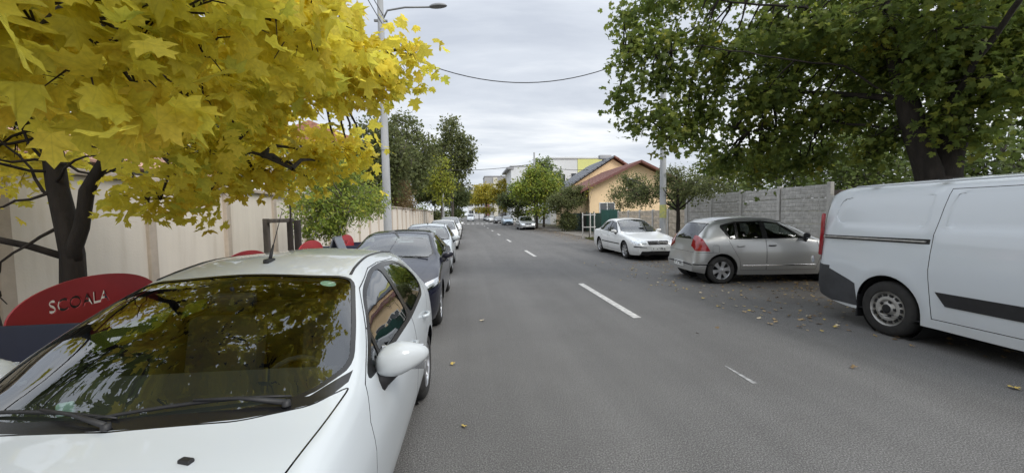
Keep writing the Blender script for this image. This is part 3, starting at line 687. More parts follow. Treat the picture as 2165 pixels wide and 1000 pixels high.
def seats(root, B, front_s, rear_s, seat_z=0.52, hw=0.36, steer_side=-1):
    for nm, s in (('seat', front_s), ):
        for sd in (1, -1):
            bm = bmesh.new(); y = B.L/2-s
            box(bm, (sd*hw, y+.22, seat_z-.10), (.48, .5, .16), None, .05)
            box(bm, (sd*hw, y-.10, seat_z+.26), (.46, .14, .62), Matrix.Rotation(R(14), 3, 'X'), .05)
            box(bm, (sd*hw, y-.22, seat_z+.66), (.26, .09, .19), Matrix.Rotation(R(10), 3, 'X'), .035)
            from_bm('seat', bm, M_SEAT, root, 40)
    bm = bmesh.new(); y = B.L/2-rear_s
    box(bm, (0, y+.2, seat_z-.10), (1.25, .5, .16), None, .05); box(bm, (0, y-.10, seat_z+.22), (1.25, .14, .55), Matrix.Rotation(R(18), 3, 'X'), .05)
    for sd in (1, -1): box(bm, (sd*.36, y-.2, seat_z+.58), (.25, .08, .16), None, .03)
    from_bm('rear_seat', bm, M_SEAT, root, 40)
    sx = steer_side*hw; ys = B.L/2-(front_s-0.55); bm = bmesh.new()
    M = Matrix.Translation((sx, ys, seat_z+.30)) @ Matrix.Rotation(R(-62), 4, 'X')
    ring = [M @ Vector((.185*math.cos(a*math.pi/10), .185*math.sin(a*math.pi/10), 0)) for a in range(21)]
    tube(bm, ring, .014, 6, False); tube(bm, [M @ Vector((-.18, 0, 0)), M @ Vector((.18, 0, 0))], .02, 5); tube(bm, [M @ Vector((0, 0, .0)), M @ Vector((0, 0, -.3))], .035, 6)
    from_bm('steering_wheel', bm, M_LINING, root)
def dashboard(root, B, s0, s1, z0, z1, hw):
    bm = bmesh.new(); y0, y1 = B.L/2-s0, B.L/2-s1; P = [(y0, z0), (y1-.05, z1), (y1, z1-.04), (y1+.06, z1-.35), (y0, z0-.2)]
    a = [bm.verts.new((-hw, y, z)) for y, z in P]; b = [bm.verts.new((hw, y, z)) for y, z in P]
    for i in range(len(P)): bm.faces.new((a[i], b[i], b[(i+1) % 5], a[(i+1) % 5]))
    bm.faces.new(a[::-1]); bm.faces.new(b); bmesh.ops.recalc_face_normals(bm, faces=bm.faces[:]); bmesh.ops.bevel(bm, geom=bm.edges[:], offset=.02, segments=2, affect='EDGES')
    from_bm('dashboard', bm, mat('dashboard_plastic', (0.035, 0.034, 0.033), 0.75, var=.2), root, 40)
def mirror_part(root, B, x, s, z, shell, size=(0.11, 0.075, 0.085), stalk=True):
    for sd in (1, -1):
        bm = bmesh.new(); bmesh.ops.create_uvsphere(bm, u_segments=20, v_segments=12, radius=1.0)
        for v in bm.verts:
            c = v.co
            for i_ in range(3): c[i_] = math.copysign(abs(c[i_])**0.78, c[i_])   # squarer shell
            if c.y < -0.30: c.y = -0.30+(c.y+.30)*0.10                            # flat back that holds the glass
            k = c.x*sd; tap = 1.0-0.42*max(0, k+.1)                               # outer end tapers and sweeps up
            if c.z < 0: c.z *= .80
            c.z = c.z*tap+0.22*k
            c.y = c.y*(1.0-.45*max(0, k))-.25*max(0, k)
            c.x *= size[0]; c.y *= size[1]; c.z *= size[2]
        mo = from_bm('side_mirror', bm, shell, root, 50, (sd*(x+size[0]*0.95), B.L/2-s, z))
        g = bmesh.new(); box(g, (0, -size[1]*.27, 0), (size[0]*1.62, .006, size[2]*1.45), None, .002); from_bm('mirror_glass', g, M_CHROME, mo)
        st = bmesh.new(); tube(st, [(-sd*size[0]*.45, 0.0, -size[2]*.5), (-sd*size[0]*.85, .012, -size[2]*1.15), (-sd*(size[0]*1.05), .03, -size[2]*1.9)], [.052, .046, .03], 8); from_bm('mirror_foot', st, M_BLACK, mo)
def handle(door, B, x, s, z, m, l=0.16, sd=1):
    if door is None: return
    bm = bmesh.new(); y = B.L/2-s
    tube(bm, [(sd*(x-.01), y+l/2, z), (sd*(x+.028), y+l*.32, z), (sd*(x+.03), y-l*.32, z), (sd*(x-.01), y-l/2, z)], [.012, .014, .014, .012], 6)
    from_bm('handle', bm, m, door)
def plate(root, c, rz, w=0.52, h=0.11, tilt=0.0, glyphs=True):
    bm = bmesh.new(); box(bm, (0, 0, 0), (w, 0.012, h), None, 0.004); p = from_bm('number_plate', bm, M_PLATE, root, None, c, (tilt, 0, rz))
    if glyphs:
        g = bmesh.new(); rg = random.Random(5)
        for k in range(7):
            if k == 1: continue
            x = -w*.36+w*.125*k
            for q in range(3): box(g, (x+rg.uniform(-.008, .008), -0.0075, rg.uniform(-.02, .02)), (rg.choice((.012, .03)), .002, rg.choice((.012, .05))))
        from_bm('plate_print', g, M_INK, p)
    return p

FRONT = lambda smax, xmin=-1: (lambda B: (lambda f, c: (B.L/2-c.y) < smax and f.normal.y > 0.05 and c.x > xmin))
REAR = lambda d: (lambda B: (lambda f, c: c.y < -B.L/2+d and f.normal.y < -0.05))
def cut_glass(B, ws, rw, trim_ws=0.03):
    B.cut(inset(ws, -trim_ws) if trim_ws else ws, 'z', TRIMT, lambda f, c: f.normal.z > 0.1)
    B.cut(ws, 'z', WS, lambda f, c: f.normal.z > 0.1)
    if rw:
        B.cut(inset(rw, -0.02), 'z', TRIMT, lambda f, c: f.normal.z > 0.03); B.cut(rw, 'z', RW, lambda f, c: f.normal.z > 0.03)
def make_fiesta():
    sp = dict(L=3.95, W=1.722, axles=(.82, 3.31), r=.298, rim_r=.195, rim='cap', ar=.345,
      zc=[(0, .52), (.02, .60), (.10, .69), (.3, .775), (.6, .85), (.9, .91), (1.085, .942), (1.5, 1.155), (1.9, 1.325), (2.05, 1.365), (2.5, 1.425), (3.0, 1.42), (3.5, 1.36), (3.64, 1.33), (3.80, 1.06), (3.88, .93), (3.93, .7), (3.95, .5)],
      zr=[(0, .50), (.1, .655), (.3, .74), (.6, .825), (.9, .885), (1.15, .915), (1.35, .955), (1.6, 1.085), (2.0, 1.275), (2.2, 1.325), (2.6, 1.365), (3.2, 1.335), (3.6, 1.25), (3.8, 1.0), (3.93, .66), (3.95, .48)],
      xr=[(0, .45), (.1, .54), (.4, .62), (.9, .715), (1.3, .765), (1.6, .715), (2.0, .61), (2.3, .58), (3.2, .565), (3.6, .545), (3.95, .5)],
      zb=[(0, .48), (.1, .62), (.3, .70), (.6, .78), (1.0, .845), (1.35, .88), (2.0, .91), (3.0, .965), (3.5, .985), (3.8, .92), (3.93, .62), (3.95, .46)],
      inb=[(0, .04), (.6, .05), (1.4, .045), (2.5, .04), (3.95, .05)])
    B = Body(sp); B.cut(arch(.82, .345, .31), 'x', -1, lambda f, c: c.x > .45); B.cut(arch(3.31, .345, .31), 'x', -1, lambda f, c: c.x > .45)
    hood = rnd([(-.1, .10), (.40, .17), (.55, .30), (.645, .55), (.695, .85), (.757, 1.34), (.64, 1.19), (.42, 1.11), (-.1, 1.075)], .05, 4)
    B.gap(hood, 'z', HOOD, lambda f, c: f.normal.z > 0.2, 0.007)
    ws = rnd([(-.2, 1.125), (.40, 1.16), (.60, 1.245), (.714, 1.445), (.668, 1.65), (.558, 2.03), (.3, 1.995), (-.2, 1.98)], .07, 4)
    rw = [(-.2, 3.655), (.44, 3.645), (.50, 3.80), (-.2, 3.815)]
    cut_glass(B, ws, rw, 0.022)
    # black cowl under the screen
    B.cut([(-.1, 1.082), (.20, 1.09), (.42, 1.117), (.55, 1.152), (.64, 1.197), (.70, 1.26), (.738, 1.35), (.738, 1.42), (.62, 1.24), (.40, 1.16), (-.1, 1.12)], 'z', TRIMT, lambda f, c: f.normal.z > .2, over={0, GAP})
    fd = [(1.36, .26), (1.29, .50), (1.31, .80), (1.40, .93), (1.97, 1.262), (2.30, 1.338), (2.525, 1.35), (2.525, .26)]
    rd = [(2.53, .26), (2.53, 1.35), (3.02, 1.325), (3.33, 1.23), (3.44, 1.08), (3.36, .93), (3.06, .66), (2.93, .45), (2.90, .26)]
    B.gap(fd, 'x', FD); B.gap(rd, 'x', RD)
    fg = rnd([(1.50, .945), (1.99, 1.228), (2.32, 1.305), (2.475, 1.315), (2.475, .965)], .10, 4); rg = rnd([(2.55, .965), (2.55, 1.312), (3.0, 1.285), (3.25, 1.205), (3.345, 1.09), (3.20, 1.01)], .08, 4)
    B.cut(rnd(inset([(1.47, .938), (1.99, 1.232), (2.32, 1.31), (2.60, 1.32), (3.0, 1.29), (3.26, 1.21), (3.36, 1.09), (3.21, 1.0), (2.5, .958)], -.022), .12, 4), 'x', TRIMT)
    B.cut(fg, 'x', FG); B.cut(rg, 'x', RG)
    B.cut([(1.66, .93), (1.70, .93), (1.735, 1.10), (1.70, 1.10)], 'x', TRIMT)
    B.cut(rnd([(.50, .63), (.70, .60), (.80, .66), (.78, .76), (.70, .82), (.60, .76)], .03, 2), 'y', HL, lambda f, c: (B.L/2-c.y) < .72)
    B.cut([(.722, .66), (.765, .58), (.80, .35), (.73, .27), (.70, .42)], 'z', TRIMT, lambda f, c: f.normal.z > .1)
    B.cut([(-.2, .30), (.48, .30), (.55, .50), (-.2, .52)], 'y', GR, lambda f, c: (B.L/2-c.y) < .4 and f.normal.y > .1)
    B.cut([(3.70, .62), (3.92, .62), (3.9, 1.0), (3.76, 1.05), (3.62, .85)], 'x', TL, lambda f, c: c.x > .4)
    root = finish_car(B, 'parked_car', WHITE); car_extras(root, B, WHITE, .80, 1.60, .965, (.128, .09, .088), (1.12, 1.62, .90, .93, .62), (2.25, 3.1), .47)
    for sd in (1, -1):
        handle(B.doors[sd][0], B, .85, 2.33, .80, WHITE, .17, sd); handle(B.doors[sd][1], B, .852, 3.02, .84, WHITE, .17, sd)
    # roof aerial, ditch strips, wipers, washer jet, sticker, rear-view mirror
    bm = bmesh.new(); y = B.L/2-2.24
    box(bm, (0, y, 1.405), (.035, .10, .03), None, .01); tube(bm, [(0, y-.01, 1.415), (0, y-.06, 1.50)], [.012, .006], 6); tube(bm, [(0, y-.06, 1.50), (.01, y-.22, 1.72)], [.0035, .002], 5)
    from_bm('aerial', bm, M_BLACK, root)
    for sd in (1, -1):
        bm = bmesh.new(); tube(bm, [(sd*(B.xr(s)*.90), B.L/2-s, B.zr(s)+(B.zc(s)-B.zr(s))*.25+.004) for s in np.arange(2.08, 3.5, .12)], .012, 5); from_bm('roof_strip', bm, M_BLACK, root)
        bm = bmesh.new(); box(bm, (0, 0, 0), (.045, .024, .016), None, .005); from_bm('washer_jet', bm, M_BLACK, root, None, (sd*.37, B.L/2-.92, B.zc(.92)-.003), (0, 0, sd*.3))
    def on_ws(x, s, up=.012):
        k = abs(x)/max(B.xr(s), .01); z = B.zc(s)+(B.zr(s)-B.zc(s))*min(1, k)**2.2; return Vector((x, B.L/2-s, z+up))
    for a, b_, n in (((.10, 1.130), (-.56, 1.222), 'wiper'), ((.58, 1.222), (.0, 1.130), 'wiper')):
        bm = bmesh.new(); pts = [on_ws(a[0]+(b_[0]-a[0])*t, a[1]+(b_[1]-a[1])*t, .009+.005*math.sin(t*3.1)) for t in np.linspace(0, 1, 9)]
        tube(bm, pts, [.004, .006, .007, .0075, .0075, .007, .0065, .006, .004], 6)
        arm = [pts[4]+Vector((0, .004, .012)), pts[6]+Vector((0, .022, .010)), pts[8]+Vector((0, .045, -.004))]
        tube(bm, arm, [.005, .008, .012], 6); lathe(bm, [(-.012, .016), (.008, .014), (.009, .001)], 'z', 12, 0, tuple(arm[2]))
        from_bm(n, bm, M_BLACK, root)
    bm = bmesh.new(); bmesh.ops.create_circle(bm, cap_ends=True, segments=20, radius=.5)
    for v in bm.verts: v.co = on_ws(-.455+v.co.x*.085, 2.0-.05-v.co.y*.06, -.002)
    from_bm('inspection_sticker', bm, mat('sticker_green', (.42, .62, .50), .6, var=.3, vscale=60), root)
    bm = bmesh.new(); box(bm, (0, B.L/2-1.86, 1.24), (.22, .04, .07), None, .015); tube(bm, [(0, B.L/2-1.86, 1.25), (0, B.L/2-1.84, 1.31)], .01, 5); from_bm('cabin_mirror', bm, M_BLACK, root, 40)
    bm = bmesh.new(); box(bm, (.33, B.L/2-1.30, .935), (.05, .03, .05), Matrix.Rotation(.5, 3, 'Z'), .008); from_bm('dash_ornament', bm, mat('pale_cyan', (.35, .5, .48), .4), root, 40)
    return root
def car_extras(root, B, shell, mx, ms, mz, msz, dash, st, seat_z=.5):
    mirror_part(root, B, mx, ms, mz, shell, msz); dashboard(root, B, *dash); seats(root, B, st[0], st[1], seat_z)
def make_sedan():
    sp = dict(L=4.70, W=1.746, axles=(.93, 3.66), r=.315, rim_r=.205, rim='cap', ar=.355,
      zc=[(0, .52), (.02, .62), (.10, .70), (.35, .765), (.8, .85), (1.2, .91), (1.35, .925), (1.8, 1.165), (2.2, 1.355), (2.35, 1.40), (2.8, 1.45), (3.2, 1.44), (3.6, 1.37), (4.0, 1.17), (4.2, 1.06), (4.35, 1.02), (4.6, 1.0), (4.66, .95), (4.69, .7), (4.70, .5)],
      zr=[(0, .50), (.12, .67), (.35, .74), (.8, .83), (1.3, .895), (1.55, .95), (1.9, 1.13), (2.3, 1.31), (2.5, 1.355), (2.9, 1.385), (3.3, 1.365), (3.65, 1.26), (4.0, 1.07), (4.2, 1.0), (4.6, .96), (4.69, .68), (4.7, .48)],
      xr=[(0, .52), (.15, .62), (.8, .67), (1.3, .71), (1.6, .69), (2.3, .58), (2.8, .565), (3.4, .56), (3.9, .60), (4.2, .63), (4.7, .55)],
      zb=[(0, .48), (.1, .63), (.35, .70), (.8, .79), (1.4, .855), (2.5, .89), (3.7, .93), (4.2, .945), (4.6, .90), (4.69, .62), (4.7, .45)], kf=.20, rf=.45)
    B = Body(sp)
    for a in sp['axles']: B.cut(arch(a, .355, .325), 'x', -1, lambda f, c: c.x > .45)
    B.gap([(-.1, .07), (.45, .10), (.60, .22), (.645, .6), (.68, 1.2), (.62, 1.26), (.40, 1.19), (-.1, 1.17)], 'z', HOOD, lambda f, c: f.normal.z > .25)
    cut_glass(B, [(-.2, 1.39), (.42, 1.42), (.60, 1.49), (.66, 1.62), (.535, 2.33), (-.2, 2.28)], [(-.2, 3.55), (.50, 3.62), (.56, 4.12), (-.2, 4.17)])
    B.gap([(1.52, .27), (1.45, .60), (1.52, .92), (2.22, 1.285), (2.62, 1.37), (2.62, .27)], 'x', FD); B.gap([(2.63, .27), (2.63, 1.37), (3.05, 1.375), (3.5, 1.29), (3.70, 1.08), (3.52, .80), (3.30, .60), (3.26, .27)], 'x', RD)
    B.cut([(1.66, .905), (2.28, 1.285), (2.7, 1.345), (3.1, 1.34), (3.50, 1.25), (3.80, 1.07), (3.72, .985), (2.6, .93)], 'x', TRIMT)
    B.cut([(1.74, .935), (2.31, 1.272), (2.58, 1.318), (2.58, .945)], 'x', FG); B.cut([(2.66, .95), (2.66, 1.322), (3.08, 1.318), (3.42, 1.245), (3.50, .985)], 'x', RG); B.cut([(3.54, .99), (3.47, 1.235), (3.74, 1.075), (3.70, 1.0)], 'x', QG)
    B.cut(rnd([(.40, .575), (.60, .555), (.82, .575), (.84, .70), (.62, .715), (.44, .70)], .03, 2), 'y', HL, lambda f, c: (B.L/2-c.y) < .75)
    B.cut(rnd([(-.2, .555), (.35, .555), (.375, .68), (-.2, .69)], .02, 1), 'y', GR, lambda f, c: (B.L/2-c.y) < .5 and f.normal.y > .02)
    B.cut([(.42, .455), (.80, .475), (.80, .51), (.42, .50)], 'y', MLD, lambda f, c: (B.L/2-c.y) < .9 and f.normal.y > .02)
    B.cut([(-.2, .21), (.66, .21), (.60, .335), (-.2, .335)], 'y', FOG, lambda f, c: (B.L/2-c.y) < .5 and f.normal.y > .02)
    B.cut([(1.36, .50), (3.24, .52), (3.24, .555), (1.36, .535)], 'x', MLD)
    B.cut([(4.42, .62), (4.69, .60), (4.68, .92), (4.44, .90)], 'x', TL, lambda f, c: c.x > .4)
    root = finish_car(B, 'parked_car', WHITE2); car_extras(root, B, WHITE2, .80, 1.80, .96, (.11, .075, .07), (1.45, 1.85, .88, .93, .62), (2.35, 3.3), .5)
    for sd in (1, -1): handle(B.doors[sd][0], B, .855, 2.45, .80, WHITE2, .18, sd); handle(B.doors[sd][1], B, .855, 3.35, .82, WHITE2, .18, sd)
    plate(root, (0, B.L/2+.018, .42), math.pi)
    bm = bmesh.new(); lathe(bm, [(0, .05), (.006, .05), (.006, .04), (0, .04)], 'z', 20); from_bm('badge', bm, M_CHROME, root, None, (0, B.L/2-.004, .63), (R(-90), 0, 0))
    for k in range(3):
        bm = bmesh.new(); box(bm, (0, 0, 0), (.66, .012, .008)); from_bm('grille_bar', bm, M_TRIM if k else M_CHROME, root, None, (0, B.L/2+.002, .585+k*.032))
    return root
def make_mazda():
    sp = dict(L=4.46, W=1.795, axles=(.93, 3.63), r=.325, rim_r=.225, rim='ten', ar=.362, tw=.21,
      zc=[(0, .50), (.02, .585), (.10, .68), (.4, .79), (.9, .89), (1.3, .95), (1.42, .965), (1.9, 1.185), (2.3, 1.335), (2.5, 1.375), (2.9, 1.405), (3.4, 1.385), (3.9, 1.31), (4.05, 1.28), (4.28, 1.03), (4.38, .94), (4.44, .7), (4.46, .5)],
      zr=[(0, .48), (.1, .645), (.4, .755), (.9, .855), (1.35, .915), (1.65, .985), (2.0, 1.14), (2.4, 1.29), (2.6, 1.325), (3.0, 1.345), (3.5, 1.31), (3.95, 1.20), (4.15, 1.08), (4.35, .88), (4.46, .48)],
      xr=[(0, .42), (.15, .56), (.6, .66), (1.35, .72), (1.65, .70), (2.3, .60), (2.9, .575), (3.6, .56), (4.0, .56), (4.46, .5)],
      zb=[(0, .46), (.1, .60), (.4, .72), (.9, .82), (1.5, .88), (2.5, .92), (3.6, .98), (4.1, .98), (4.4, .75), (4.46, .45)], kf=.40, rf=.75)
    B = Body(sp)
    for a in sp['axles']: B.cut(arch(a, .362, .33), 'x', -1, lambda f, c: c.x > .45)
    B.gap([(-.1, .12), (.35, .17), (.52, .33), (.62, .7), (.685, 1.25), (.62, 1.33), (.4, 1.26), (-.1, 1.24)], 'z', HOOD, lambda f, c: f.normal.z > .2)
    cut_glass(B, [(-.2, 1.47), (.42, 1.50), (.61, 1.58), (.67, 1.74), (.545, 2.42), (-.2, 2.38)], [(-.2, 4.07), (.46, 4.06), (.52, 4.24), (-.2, 4.26)])
    B.gap([(1.52, .27), (1.46, .55), (1.55, .92), (2.28, 1.25), (2.66, 1.32), (2.66, .27)], 'x', FD); B.gap([(2.67, .27), (2.67, 1.325), (3.15, 1.315), (3.6, 1.20), (3.68, 1.05), (3.46, .80), (3.26, .55), (3.22, .27)], 'x', RD)
    B.cut([(1.70, .925), (2.34, 1.245), (2.7, 1.30), (3.2, 1.285), (3.62, 1.185), (3.80, 1.06), (3.55, 1.01), (2.6, .955)], 'x', TRIMT)
    B.cut([(1.80, .955), (2.37, 1.232), (2.62, 1.275), (2.62, .968)], 'x', FG); B.cut([(2.71, .972), (2.71, 1.278), (3.18, 1.262), (3.55, 1.17), (3.66, 1.06), (3.45, 1.02)], 'x', RG)
    B.cut([(.42, .585), (.62, .625), (.85, .72), (.84, .77), (.70, .735), (.50, .665)], 'y', HL, lambda f, c: (B.L/2-c.y) < .95)
    B.cut([(.36, .555), (.62, .60), (.88, .70), (.86, .72), (.62, .625), (.40, .58)], 'y', DRL, lambda f, c: (B.L/2-c.y) < .95)
    B.cut([(-.2, .28), (.42, .30), (.46, .45), (.36, .60), (-.2, .63)], 'y', GR, lambda f, c: (B.L/2-c.y) < .5 and f.normal.y > .02)
    B.cut([(.52, .30), (.74, .33), (.76, .42), (.56, .40)], 'y', FOG, lambda f, c: (B.L/2-c.y) < .6)
    B.cut([(4.1, .68), (4.42, .66), (4.38, .86), (4.16, .84)], 'x', TL, lambda f, c: c.x > .4)
    root = finish_car(B, 'parked_car', NAVY); car_extras(root, B, NAVY, .83, 1.86, .97, (.105, .075, .07), (1.55, 1.95, .92, .96, .64), (2.45, 3.35), .48)
    for sd in (1, -1): handle(B.doors[sd][0], B, .87, 2.45, .82, NAVY, .18, sd); handle(B.doors[sd][1], B, .87, 3.38, .86, NAVY, .18, sd)
    plate(root, (0, B.L/2+.02, .36), math.pi)
    bm = bmesh.new(); box(bm, (0, 0, 0), (.10, .03, .05), None, .012); from_bm('camera_housing', bm, M_BLACK, root, None, (-.05, B.L/2-2.44, 1.315))
    bm = bmesh.new(); box(bm, (.60, 0, .36), (.2, .012, .012)); box(bm, (-.60, 0, .36), (.2, .012, .012)); from_bm('bumper_strip', bm, M_CHROME, root, None, (0, B.L/2-.18, 0.02))
    for a in ((-.62, .02), (.0, .60)):
        bm = bmesh.new(); tube(bm, [(a[0]+(a[1]-a[0])*t, B.L/2-1.50-.06*t, B.zc(1.5)-.05*abs(a[0]+(a[1]-a[0])*t)**2+.012) for t in np.linspace(0, 1, 5)], .01, 5); from_bm('wiper', bm, M_BLACK, root)
    return root
def make_sandero():
    sp = dict(L=4.02, W=1.746, axles=(.82, 3.41), r=.305, rim_r=.20, rim='six', ar=.36,
      zc=[(0, .52), (.02, .64), (.10, .75), (.4, .87), (.85, .965), (1.0, .985), (1.5, 1.255), (1.9, 1.41), (2.1, 1.45), (2.6, 1.49), (3.1, 1.48), (3.5, 1.43), (3.70, 1.385), (3.86, 1.12), (3.92, 1.02), (3.97, .75), (4.02, .48)],
      zr=[(0, .50), (.1, .70), (.4, .83), (.85, .93), (1.1, .965), (1.35, 1.06), (1.7, 1.235), (2.0, 1.345), (2.3, 1.40), (2.8, 1.42), (3.3, 1.385), (3.6, 1.30), (3.75, 1.17), (3.9, .98), (3.97, .70), (4.02, .46)],
      xr=[(0, .5), (.15, .6), (.8, .68), (1.1, .71), (1.4, .69), (2.0, .60), (2.6, .585), (3.3, .575), (3.7, .575), (3.9, .62), (4.02, .55)],
      zb=[(0, .48), (.1, .66), (.4, .78), (.9, .89), (1.4, .94), (2.5, .96), (3.4, .975), (3.75, .97), (3.92, .88), (3.97, .62), (4.02, .44)], kf=.28, rf=.5, kr=.16, rr=.30)
    B = Body(sp)
    for a in sp['axles']: B.cut(arch(a, .362, .315), 'x', -1, lambda f, c: c.x > .45)
    B.gap([(-.1, .1), (.45, .15), (.6, .3), (.66, .9), (.4, .93), (-.1, .91)], 'z', HOOD, lambda f, c: f.normal.z > .25)
    cut_glass(B, [(-.2, 1.06), (.45, 1.09), (.65, 1.22), (.56, 2.02), (-.2, 1.98)], None)
    B.gap([(1.28, .30), (1.18, .60), (1.25, .95), (1.36, 1.02), (1.98, 1.36), (2.40, 1.405), (2.40, .30)], 'x', FD); B.gap([(2.41, .30), (2.41, 1.405), (2.95, 1.405), (3.28, 1.32), (3.30, 1.10), (3.17, .80), (3.02, .55), (2.98, .30)], 'x', RD)
    B.cut([(1.50, .985), (2.02, 1.345), (2.45, 1.385), (3.0, 1.375), (3.36, 1.30), (3.38, 1.245), (3.22, .985)], 'x', TRIMT)
    B.cut([(1.60, 1.005), (2.05, 1.32), (2.35, 1.355), (2.35, 1.005)], 'x', FG); B.cut([(2.47, 1.005), (2.47, 1.36), (2.98, 1.345), (3.02, 1.005)], 'x', RG); B.cut([(3.08, 1.005), (3.05, 1.335), (3.32, 1.275), (3.18, 1.005)], 'x', QG)
    rear = lambda f, c: c.y < -B.L/2+.55 and f.normal.y < -.03
    B.cut(rnd([(-.2, .985), (.63, .985), (.55, 1.345), (-.2, 1.37)], .04, 2), 'y', TRIMT, rear); B.cut(rnd([(-.2, 1.0), (.605, 1.0), (.53, 1.33), (-.2, 1.355)], .04, 2), 'y', RW, rear)
    B.cut([(3.68, .735), (3.955, .735), (3.93, 1.07), (3.85, 1.075), (3.78, .93)], 'x', TL, lambda f, c: c.x > .5)
    B.seam([(3.60, .70), (4.0, .70)], 'x', .007); B.cut([(3.62, .42), (4.02, .42), (4.02, .445), (3.62, .445)], 'x', GAP)
    B.cut([(-.2, .70), (.68, .70), (.68, .706), (-.2, .706)], 'y', GAP, rear)
    B.cut(rnd([(3.47, .70), (3.62, .70), (3.62, .86), (3.47, .86)], .03, 2), 'x', GAP); B.cut(inset(rnd([(3.47, .70), (3.62, .70), (3.62, .86), (3.47, .86)], .03, 2), .005), 'x', 0)
    root = finish_car(B, 'parked_car', SILVER); car_extras(root, B, M_BLACK, .80, 1.52, 1.04, (.10, .07, .075), (1.1, 1.55, .93, 1.0, .62), (2.2, 3.1), .55)
    for sd in (1, -1): handle(B.doors[sd][0], B, .86, 2.27, .84, M_BLACK, .17, sd); handle(B.doors[sd][1], B, .86, 2.98, .84, SILVER, .17, sd)
    plate(root, (0, -B.L/2-.02, .40), 0)
    for sd in (1, -1):
        bm = bmesh.new(); box(bm, (0, 0, 0), (.012, 2.05-.4, .03), None, .004); from_bm('sill_strip', bm, M_CHROME, root, None, (sd*.862, B.L/2-2.12, .405))
        bm = bmesh.new(); tube(bm, [(sd*(B.xr(s)-.04), B.L/2-s, B.zr(s)+.035) for s in np.arange(1.95, 3.5, .1)], .012, 6); from_bm('roof_rail', bm, SILVER, root)
    bm = bmesh.new(); tube(bm, [(-.1, -B.L/2+.09, 1.05), (.1, -B.L/2+.15, 1.07), (.35, -B.L/2+.16, 1.08)], .012, 5); from_bm('rear_wiper', bm, M_BLACK, root)
    return root
def make_van():
    sp = dict(L=4.97, W=1.986, axles=(.93, 3.86), r=.345, rim_r=.215, rim='steel', ar=.405, tw=.225, wheel_in=.03,
      zc=[(0, .60), (.02, .76), (.15, .90), (.5, 1.05), (.85, 1.14), (1.3, 1.52), (1.7, 1.83), (2.0, 1.93), (2.6, 1.975), (4.6, 1.965), (4.80, 1.94), (4.88, 1.86), (4.93, 1.5), (4.955, .9), (4.97, .5)],
      zr=[(0, .58), (.15, .82), (.5, .98), (.95, 1.09), (1.4, 1.42), (1.8, 1.72), (2.1, 1.82), (2.6, 1.86), (4.6, 1.85), (4.80, 1.82), (4.88, 1.76), (4.93, 1.4), (4.955, .85), (4.97, .48)],
      xr=[(0, .55), (.5, .74), (.95, .82), (1.4, .80), (1.9, .775), (2.4, .785), (4.6, .785), (4.97, .74)],
      zb=[(0, .56), (.2, .76), (.8, .96), (1.3, 1.08), (2.2, 1.16), (4.8, 1.18), (4.93, 1.05), (4.97, .46)],
      zs=[(0, .5), (.3, .62), (.8, .74), (4.6, .80), (4.97, .47)], z0=[(0, .24), (.5, .22), (4.4, .26), (4.97, .38)], zl=[(0, .36), (.5, .38), (4.97, .43)],
      inb=[(0, .06), (1.2, .05), (2.2, .035), (4.97, .035)], kr=.10, rr=.22, kf=.26, rf=.6, tuck=.03, bmpm=mat('bumper_grey', (.045, .047, .052), .6, var=.25, vscale=6))
    B = Body(sp)
    for a in sp['axles']: B.cut(arch(a, .405, .36), 'x', -1, lambda f, c: c.x > .5)
    cut_glass(B, [(-.2, .93), (.55, .98), (.72, 1.12), (.70, 1.72), (-.2, 1.66)], None)
    B.gap([(1.30, .34), (1.22, .7), (1.25, 1.05), (1.75, 1.66), (2.22, 1.80), (2.30, .34)], 'x', FD)
    B.cut([(1.42, 1.14), (1.82, 1.58), (2.18, 1.68), (2.2, 1.16)], 'x', TRIMT); B.cut([(1.47, 1.17), (1.84, 1.56), (2.15, 1.65), (2.17, 1.19)], 'x', FG)
    B.gap([(2.31, .34), (2.25, 1.815), (3.30, 1.815), (3.38, 1.25), (3.39, .90), (3.34, .34)], 'x', RD, w=.008)
    side = lambda f, c: f.normal.x > .12 and c.x > .25
    # sliding-door rail, lower moulding, bumper corner, tail light
    B.cut([(3.40, 1.185), (4.83, 1.185), (4.83, 1.235), (3.40, 1.245)], 'x', TRIMT)
    B.cut([(1.40, .50), (3.20, .515), (3.30, .66), (1.40, .65)], 'x', MLD)
    B.cut([(4.26, .30), (5.0, .30), (5.0, .82), (4.80, .80), (4.28, .60)], 'x', BMP); rear = lambda f, c: c.y < -B.L/2+.3 and f.normal.y < -.02
    B.cut([(-.2, .30), (1.1, .30), (1.1, .80), (-.2, .80)], 'y', BMP, rear)
    B.cut([(4.865, .86), (5.0, .86), (5.0, 1.74), (4.87, 1.72)], 'x', TL, lambda f, c: c.x > .6)
    # pressed panels: the rear quarter and the sliding door are dished inwards above the waist
    for poly in (rnd([(3.46, 1.36), (4.62, 1.38), (4.72, 1.50), (4.66, 1.74), (4.56, 1.79), (3.40, 1.79)], .06, 3), rnd([(2.42, 1.36), (3.31, 1.36), (3.25, 1.79), (2.36, 1.79)], .05, 3)):
        fs = B.cut(poly, 'x', 40); inner = B.cut(inset(poly, .035), 'x', 40)
        vs = {v for f in inner for v in f.verts}
        for v in vs: v.co.x -= .009
    for f in B.bm.faces:
        if f[B.t] == 40: f[B.t] = RD if (B.L/2-f.calc_center_median().y) < 3.345 and (B.L/2-f.calc_center_median().y) > 2.3 else 0
    # waist crease and flared rear arch
    for v in B.bm.verts:
        s = B.L/2-v.co.y
        if v.co.x > .6 and 1.0 < v.co.z < 1.36 and s > 2.3: v.co.x += .012*math.exp(-((v.co.z-1.30)/.035)**2)
        if v.co.x > .6 and s > 3.2:
            d = math.hypot(s-3.86, v.co.z-.36); v.co.x += .014*math.exp(-((d-.47)/.06)**2)
    B.bm.normal_update()
    root = finish_car(B, 'parked_van', VANW)
